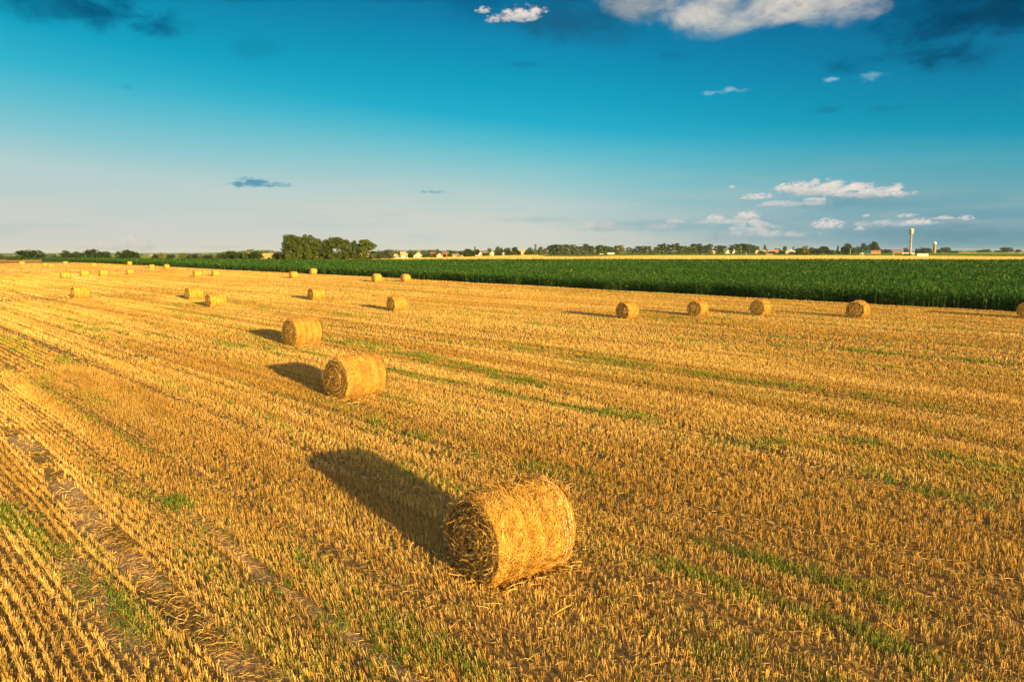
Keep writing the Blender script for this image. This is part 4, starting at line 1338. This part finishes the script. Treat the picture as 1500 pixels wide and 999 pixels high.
# white car on the road by the hut
e, k = place(1263, 376, 'parked_car', 'small white car on the track below the white hut', 'car')
m = MB(); prof = [(-2, .35), (2, .35), (2.05, .8), (1.2, .95), (.6, 1.45), (-1.1, 1.45), (-1.9, .95), (-2.05, .8)]
m.add([(x, -.8, z) for x, z in prof] + [(x, .8, z) for x, z in prof], [tuple(range(8)), tuple(reversed(range(8, 16)))] + [(i, i + 8, (i + 1) % 8 + 8, (i + 1) % 8) for i in range(8)])
m.build('body', M_cap, e)
for wx in (-1.25, 1.25):
    for wy in (-.75, .75):
        m = MB(); vs = [(wx + .33 * math.cos(2 * PI * i / 14), wy - .12, .33 + .33 * math.sin(2 * PI * i / 14)) for i in range(14)]
        vs += [(p[0], wy + .12, p[2]) for p in vs]
        m.add(vs, [tuple(range(14)), tuple(reversed(range(14, 28)))] + [(i, i + 14, (i + 1) % 14 + 14, (i + 1) % 14) for i in range(14)])
        m.build('wheel', paint('tyre_rubber', (.03, .03, .03)), e)
m = MB(); m.box(-1.0, .45, -.815, -.803, .98, 1.36); m.build('window', M_glass, e)

# poles and masts
M_pole = noise_mat('pole_concrete', (.55, .52, .46), (.66, .62, .55), 1)
for px, by, ty, lab in [(596.5, 379.3, 371, 'pale concrete pole at the end of the low white shed'), (749.5, 374.6, 365.8, 'pale pole between dark trees near the pink house'),
                        (1245.5, 373.4, 364.8, 'white pole in front of the big dark tree'), (1308.5, 375.6, 370.6, 'short white post with arm on the green strip'),
                        (1093, 374.2, 369.5, 'short pale pole at the end of the belt'), (568, 380, 373, 'short pole in front of the soft bluish trees')]:
    e, k = place(px, by, 'utility_pole', lab, 'pole'); e['group'] = 'poles by the village road'
    hh = (by - ty) * k
    m = MB(); m.bar((0, 0, 0), (0, 0, hh), .22, .14, 8); m.build('post', M_pole, e)
    m = MB(); m.box(-.8, .8, -.06, .06, hh - .6, hh - .45); m.build('crossarm', M_pole, e)
e, k = place(918.5, 372, 'radio_mast', 'thin grey radio mast rising over the gap in the tree belt', 'mast')
hh = (372 - 354.5) * k
m = MB()
for i in range(3):
    a = 2 * PI * i / 3
    m.bar((.55 * math.cos(a), .55 * math.sin(a), 0), (.25 * math.cos(a), .25 * math.sin(a), hh), .10, .07, 5)
for j in range(14):
    z = hh * j / 14; q = .55 - .3 * j / 14
    for i in range(3):
        a, b = 2 * PI * i / 3, 2 * PI * (i + 1) / 3
        m.bar((q * math.cos(a), q * math.sin(a), z), (q * math.cos(b), q * math.sin(b), z + hh / 14), .04, .04, 4)
m.build('lattice', paint('mast_steel', (.28, .28, .29)), e)
m = MB(); m.bar((0, 0, hh), (0, 0, hh * 1.05), .06, .03); m.build('antenna', paint('mast_steel', (.28, .28, .29)), e)
# far steeple on the horizon
e, k = place(221, 373.2, 'church', 'tiny far church spire on the pale horizon behind the corn', 'church')
e.location.z = -2.4
m = MB(); m.box(-3, 3, 0, 8, 0, 2.2); m.build('nave', paint('roof_greyroof', RF['greyroof']), e)
m = MB(); m.box(-.9, .9, -1.8, -.01, 0, 3.6); m.build('tower', paint('roof_greyroof', RF['greyroof']), e)
m = MB(); m.lathe([(1.0, 3.6), (.4, 5), (.06, 7.6)], 8, 0, -.9); m.build('spire', paint('roof_greyroof', RF['greyroof']), e)

# ------------------------------------------------------------------ sky: Nishita base, graded by elevation, with clouds by direction
world = bpy.data.worlds.new('World'); scene.world = world; world.use_nodes = True
nt = world.node_tree
for n in list(nt.nodes): nt.nodes.remove(n)
out = N(nt, 'ShaderNodeOutputWorld'); bg = N(nt, 'ShaderNodeBackground')
STR = .1
bg.inputs['Strength'].default_value = STR
nt.links.new(bg.outputs[0], out.inputs['Surface'])
sky = N(nt, 'ShaderNodeTexSky'); sky.sky_type = 'NISHITA'; sky.sun_disc = False
sky.sun_elevation = SUN_EL; sky.sun_rotation = PI - SUN_AZ
sky.air_density = 1.0; sky.dust_density = 1.0; sky.ozone_density = 2.0
tc = N(nt, 'ShaderNodeTexCoord')
sx = N(nt, 'ShaderNodeSeparateXYZ'); nt.links.new(tc.outputs['Generated'], sx.inputs[0])


def mth(op, a, b=None, c=None, clamp=False):
    n = N(nt, 'ShaderNodeMath', operation=op); n.use_clamp = clamp
    for i, v in enumerate((a, b, c)):
        if v is None: continue
        if isinstance(v, (int, float)): n.inputs[i].default_value = v
        else: nt.links.new(v, n.inputs[i])
    return n.outputs[0]


def smooth(x, a, b, lo=0.0, hi=1.0):
    n = N(nt, 'ShaderNodeMapRange'); n.interpolation_type = 'SMOOTHSTEP'
    nt.links.new(x, n.inputs[0])
    for i, v in enumerate((a, b, lo, hi)): n.inputs[i + 1].default_value = v
    return n.outputs[0]


def mixc(f, a, b):
    n = N(nt, 'ShaderNodeMix'); n.data_type = 'RGBA'
    if isinstance(f, (int, float)): n.inputs[0].default_value = f
    else: nt.links.new(f, n.inputs[0])
    for i, v in ((6, a), (7, b)):
        if isinstance(v, tuple): n.inputs[i].default_value = (*v, 1)
        else: nt.links.new(v, n.inputs[i])
    return n.outputs[2]


def lin(c):
    f = lambda v: v / 12.92 if v <= .04045 else ((v + .055) / 1.055) ** 2.4
    return tuple(f(v / 255) / (2 ** EXPO) for v in c)


AZ = mth('ARCTAN2', sx.outputs[0], sx.outputs[1])
EL = mth('ARCSINE', sx.outputs[2])
AZc = mth('MINIMUM', mth('MAXIMUM', AZ, -.75), .75)
ELE = mth('ADD', EL, mth('MULTIPLY', AZc, .095))


def ramp(stops):
    lo, hi = math.radians(-4), math.radians(60)
    f = N(nt, 'ShaderNodeMapRange'); nt.links.new(ELE, f.inputs[0]); f.inputs[1].default_value = lo; f.inputs[2].default_value = hi
    r = N(nt, 'ShaderNodeValToRGB'); nt.links.new(f.outputs[0], r.inputs[0])
    cr = r.color_ramp
    cr.interpolation = 'EASE' if False else 'LINEAR'
    while len(cr.elements) > 1: cr.elements.remove(cr.elements[-1])
    first = True
    for d, c in stops:
        p = (math.radians(d) - lo) / (hi - lo)
        e_ = cr.elements[0] if first else cr.elements.new(p)
        first = False
        e_.position = p; e_.color = (*lin(c), 1)
    return r.outputs[0]


RL = ramp([(-3.5, (206, 206, 198)), (-1, (203, 208, 202)), (2.6, (176, 206, 207)), (4.6, (132, 198, 208)), (6.6, (92, 189, 207)), (8.6, (46, 178, 204)), (11, (2, 162, 194)), (14.7, (0, 132, 170)), (22, (0, 100, 145)), (45, (0, 80, 125))])
RM = ramp([(-3, (212, 210, 200)), (1.6, (208, 210, 201)), (3.9, (182, 206, 204)), (6.0, (138, 199, 206)), (8.0, (86, 188, 205)), (9.7, (28, 174, 203)), (12.3, (0, 158, 193)), (15.3, (0, 136, 180)), (18, (2, 112, 155)), (26, (0, 90, 135)), (45, (0, 75, 120))])
RR_ = ramp([(2.5, (100, 150, 168)), (4.3, (104, 154, 172)), (6.9, (112, 168, 180)), (9.0, (72, 165, 184)), (10.8, (8, 152, 182)), (14.3, (0, 126, 166)), (18.6, (0, 100, 145)), (21.5, (0, 82, 120)), (45, (0, 65, 105))])
fL = smooth(AZ, -.60, 0.0)
fR = smooth(AZ, 0.0, .62)
grad = mixc(fR, mixc(fL, RL, RM), RR_)
scl = N(nt, 'ShaderNodeVectorMath', operation='SCALE'); nt.links.new(grad, scl.inputs[0]); scl.inputs['Scale'].default_value = 1.0 / STR
sky_c = mixc(.993, sky.outputs[0], scl.outputs[0])

# warm glow added to the unseen sky round the low sun, lifting the shadows
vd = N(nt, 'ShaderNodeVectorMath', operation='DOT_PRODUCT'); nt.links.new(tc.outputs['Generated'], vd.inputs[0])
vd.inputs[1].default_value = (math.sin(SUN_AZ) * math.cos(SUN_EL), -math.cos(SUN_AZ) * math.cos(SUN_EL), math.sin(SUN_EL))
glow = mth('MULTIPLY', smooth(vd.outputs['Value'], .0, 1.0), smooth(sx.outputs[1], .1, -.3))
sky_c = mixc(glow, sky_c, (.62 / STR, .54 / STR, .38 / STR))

# cloud noise in direction space
cb = N(nt, 'ShaderNodeCombineXYZ'); nt.links.new(AZ, cb.inputs[0]); nt.links.new(mth('MULTIPLY', EL, 2.0), cb.inputs[1])


def cnoise(scale, detail, rough, dist=0.0, off=0.0):
    n = N(nt, 'ShaderNodeTexNoise'); n.inputs['Scale'].default_value = scale; n.inputs['Detail'].default_value = detail
    n.inputs['Roughness'].default_value = rough; n.inputs['Distortion'].default_value = dist
    m = N(nt, 'ShaderNodeVectorMath', operation='ADD'); nt.links.new(cb.outputs[0], m.inputs[0]); m.inputs[1].default_value = (off, off * .7, 0)
    nt.links.new(m.outputs[0], n.inputs['Vector'])
    return n.outputs['Fac']


nA = cnoise(14, 6, .6, .3)           # big billows
nB = cnoise(60, 5, .62, .2, 3.0)     # cumulus detail
nC = cnoise(9, 7, .62, .8, 8.0)      # wisps
nV = cnoise(6, 4, .6, .4, 12.0)
nD = mth('ADD', mth('MULTIPLY', nC, .6), mth('MULTIPLY', cnoise(22, 6, .65, .5, 15.0), .4))
nS = cnoise(190, 5, .65, .2, 5.0)     # small far cumulus
nSs = cnoise(190, 5, .65, .2, 5.0012)
nAs = cnoise(14, 6, .6, .3, .012)    # the same billows looked up a little sunward, for their relief
nBs = cnoise(60, 5, .62, .2, 3.004)


def cloud(px, py, wpx, hpx, kind, dens=1.0, edge=1.0):
    """one cloud: centre and half sizes; returns (alpha, relief)"""
    a0, e0 = azel(px, py)
    a1, _ = azel(px + wpx, py); _, e1 = azel(px, py - hpx)
    du = mth('MULTIPLY', mth('SUBTRACT', AZ, a0), 1 / abs(a1 - a0))
    dv = mth('MULTIPLY', mth('SUBTRACT', EL, e0), 1 / abs(e1 - e0))
    if kind == 'cumulus':       # flat base
        dv = mth('MULTIPLY', dv, mth('ADD', 1.0, mth('MULTIPLY', mth('LESS_THAN', dv, 0.0), .9)))
    r2 = mth('ADD', mth('MULTIPLY', du, du), mth('MULTIPLY', dv, dv))
    base = mth('SUBTRACT', 1.0, r2)
    nn, am = {'cumulus': (nB if wpx > 40 else nS, 4.2), 'big': (nA, 3.2), 'dark': (nD, 5.0), 'wisp': (nB, 5.0)}[kind]
    f = mth('ADD', base, mth('MULTIPLY', mth('SUBTRACT', nn, .5), am))
    lo, hi = {'cumulus': (.05, 1.05), 'big': (.05, 1.5), 'dark': (.0, 1.5), 'wisp': (.3, 1.7)}[kind]
    al = smooth(f, lo, lo + (hi - lo) * edge, 0, dens)
    al = mth('MULTIPLY', al, mth('GREATER_THAN', sx.outputs[1], 0.0))
    return al, dv


def col_(c): 
    return tuple(v / STR for v in lin(c))


# uneven thin veil, stretched along the horizon
vcb = N(nt, 'ShaderNodeCombineXYZ'); nt.links.new(mth('MULTIPLY', AZ, 2.2), vcb.inputs[0]); nt.links.new(mth('MULTIPLY', EL, 22.0), vcb.inputs[1])
vn = N(nt, 'ShaderNodeTexNoise'); vn.inputs['Scale'].default_value = 2.0; vn.inputs['Detail'].default_value = 6; vn.inputs['Roughness'].default_value = .55; vn.inputs['Distortion'].default_value = .6
nt.links.new(vcb.outputs[0], vn.inputs['Vector'])
veil = mth('MULTIPLY', smooth(vn.outputs['Fac'], .42, .75, 0, .28), smooth(EL, .01, .15, 1.0, .0))
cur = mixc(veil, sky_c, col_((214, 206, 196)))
veil2 = mth('MULTIPLY', smooth(vn.outputs['Fac'], .52, .28, 0, .22), smooth(EL, .0, .13, 1.0, 0.0))
cur = mixc(veil2, cur, col_((120, 172, 188)))
# thin grey-blue veils and dark wisps
for px, py, w, h, d, c in [(90, 2, 190, 45, .85, (0, 95, 135)), (160, 12, 80, 34, .8, (0, 85, 125)), (240, 38, 62, 22, .9, (0, 100, 140)), (368, 72, 60, 20, .35, (0, 110, 150)), (360, -8, 60, 16, .6, (0, 90, 130)),
                           (690, 15, 60, 40, .4, (0, 90, 135)), (850, 20, 150, 60, .75, (20, 90, 125)), (640, -6, 180, 18, .5, (0, 95, 140)), (185, 128, 14, 6, .5, (0, 130, 165)), (283, 130, 12, 6, .5, (0, 135, 170)), (350, 140, 14, 6, .35, (0, 140, 170)),
                           (765, 95, 34, 7, .6, (0, 100, 140)), (985, 84, 36, 9, .5, (0, 95, 138)), (1250, 92, 70, 20, .6, (0, 80, 120)), (1420, 40, 190, 70, .9, (0, 70, 105)), (1340, 78, 90, 22, .6, (0, 78, 112)), (1480, 10, 170, 70, .8, (0, 62, 95)), (1330, 8, 120, 40, .5, (0, 85, 125)),
                           (1212, 162, 32, 7, .6, (0, 100, 135)), (1300, 160, 40, 6, .35, (0, 110, 145)), (1290, 158, 18, 5, .3, (0, 105, 140)),
                           (1000, 330, 200, 12, .55, (120, 168, 180)), (1230, 296, 150, 12, .5, (98, 150, 168)), (800, 322, 90, 6, .5, (160, 185, 190)), (1380, 345, 200, 20, .45, (70, 125, 150)), (1100, 348, 120, 10, .4, (110, 155, 168))]:
    a, dv = cloud(px, py, w, h, 'dark', d)
    cur = mixc(a, cur, col_(c))
# the small blue cloud low on the plain side
for px, py, w, h in [(368, 270, 44, 11), (412, 272, 20, 6), (635, 282, 24, 3.5)]:
    a, dv = cloud(px, py, w, h, 'cumulus', .9 if w > 30 else .5)
    cur = mixc(a, cur, col_((70, 150, 178)))
# the big white cloud overhead
for px, py, w, h, d in [(1250, 8, 62, 36, .55), (955, 6, 90, 34, .45), (1190, 6, 80, 40, .8), (1085, 4, 160, 56, .97)]:
    a, dv = cloud(px, py, w, h, 'big', d)
    rel = smooth(mth('SUBTRACT', nAs, nA), -.05, .05)
    wb = mth('ADD', mth('MULTIPLY', smooth(dv, -1.05, -.45), .72), mth('MULTIPLY', rel, .34), None, True)
    cc = mixc(wb, col_((120, 158, 170)), col_((248, 232, 212)))
    cur = mixc(a, cur, cc)
# cumulus far away over the horizon
for px, py, w, h, d in [(1165, 278, 30, 10, .95), (1215, 279, 62, 14, .95), (1270, 284, 66, 11, .9), (1310, 284, 34, 8, .85), (1108, 290, 24, 6, .9), (1145, 277, 12, 7, .9), (1195, 293, 20, 3.5, .7), (1073, 275, 6, 3, .7),
                        (1095, 318, 18, 8, .95), (1048, 320, 14, 5.5, .9), (1105, 336, 34, 10, .6), (1212, 331, 24, 10, .9), (1260, 336, 8, 3.5, .8), (1345, 327, 26, 6, .85), (1328, 317, 16, 4, .7), (1385, 320, 16, 4, .7), (1415, 321, 14, 4.5, .75),
                        (1268, 317, 6, 3, .6), (880, 334, 40, 8, .5), (990, 326, 14, 5, .7), (970, 334, 22, 6, .5), (200, 360, 44, 13, .9), (138, 362, 34, 9, .8), (325, 361, 28, 8, .7), (1160, 300, 60, 6, .5), (1070, 326, 50, 6, .5), (1130, 345, 60, 7, .45), (1300, 330, 50, 6, .45), (765, 24, 34, 13, .95), (722, 30, 10, 7, .7), (708, 17, 11, 6, .8), (740, 30, 10, 5, .7), (467, 305, 18, 3, .4)]:
    a, dv = cloud(px, py, w * 1.2, h * 1.3, 'cumulus', d)
    rel = smooth(mth('SUBTRACT', nBs, nB) if w > 40 else mth('SUBTRACT', nSs, nS), -.06, .06)
    wb = mth('ADD', mth('MULTIPLY', smooth(dv, -.9, .5), .7), mth('MULTIPLY', rel, .3), None, True)
    hi = (246, 230, 220) if py < 200 or px > 1020 else (228, 212, 204)
    cur = mixc(a, cur, mixc(wb, col_((160, 178, 182)), col_(hi)))
# thin bright wisps
for px, py, w, h, d in [(1080, 132, 40, 6, .75), (1035, 136, 22, 5, .6), (1218, 117, 16, 5, .8), (1275, 113, 40, 8, .4)]:
    a, dv = cloud(px, py, w, h, 'wisp', d)
    cur = mixc(a, cur, col_((150, 198, 210)))
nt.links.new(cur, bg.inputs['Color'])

# ------------------------------------------------------------------ thin evening haze over the plain
m = MB(); m.box(-14200, 14200, -14200, 14200, -30, 46)
hm = bpy.data.materials.new('evening_haze'); hm.use_nodes = True
hn = hm.node_tree
hn.nodes.remove(hn.nodes['Principled BSDF'])
pv = N(hn, 'ShaderNodeVolumePrincipled')
pv.inputs['Color'].default_value = (.62, .78, .90, 1); pv.inputs['Density'].default_value = .00003; pv.inputs['Anisotropy'].default_value = .0
hn.links.new(pv.outputs[0], hn.nodes['Material Output'].inputs['Volume'])
tag(m.build('haze', hm), kind='stuff')

# ------------------------------------------------------------------ sun
sl = bpy.data.lights.new('sun', 'SUN'); sl.energy = 5.0; sl.angle = math.radians(.53); sl.color = (1.0, .665, .215)
so = bpy.data.objects.new('sun', sl); COL.objects.link(so)
to_sun = Vector((math.sin(SUN_AZ) * math.cos(SUN_EL), -math.cos(SUN_AZ) * math.cos(SUN_EL), math.sin(SUN_EL)))
so.rotation_euler = to_sun.to_track_quat('Z', 'Y').to_euler()
so.location = (20, -30, 30)

# ------------------------------------------------------------------ camera
cam = bpy.data.cameras.new('camera'); cam.sensor_width = 36; cam.lens = 36 * FPX / 1500
cam.clip_start = .1; cam.clip_end = 30000
co = bpy.data.objects.new('camera', cam); COL.objects.link(co)
co.location = (0, 0, H); co.rotation_euler = (PI / 2 - PITCH, 0, 0)
scene.camera = co
vs_ = scene.view_settings
scene.display_settings.display_device = 'sRGB'
vs_.view_transform = 'Standard'; vs_.look = 'None'; vs_.exposure = EXPO; vs_.gamma = 1.0; vs_.use_curve_mapping = False
scene.cycles.max_bounces = 6; scene.cycles.transparent_max_bounces = 6
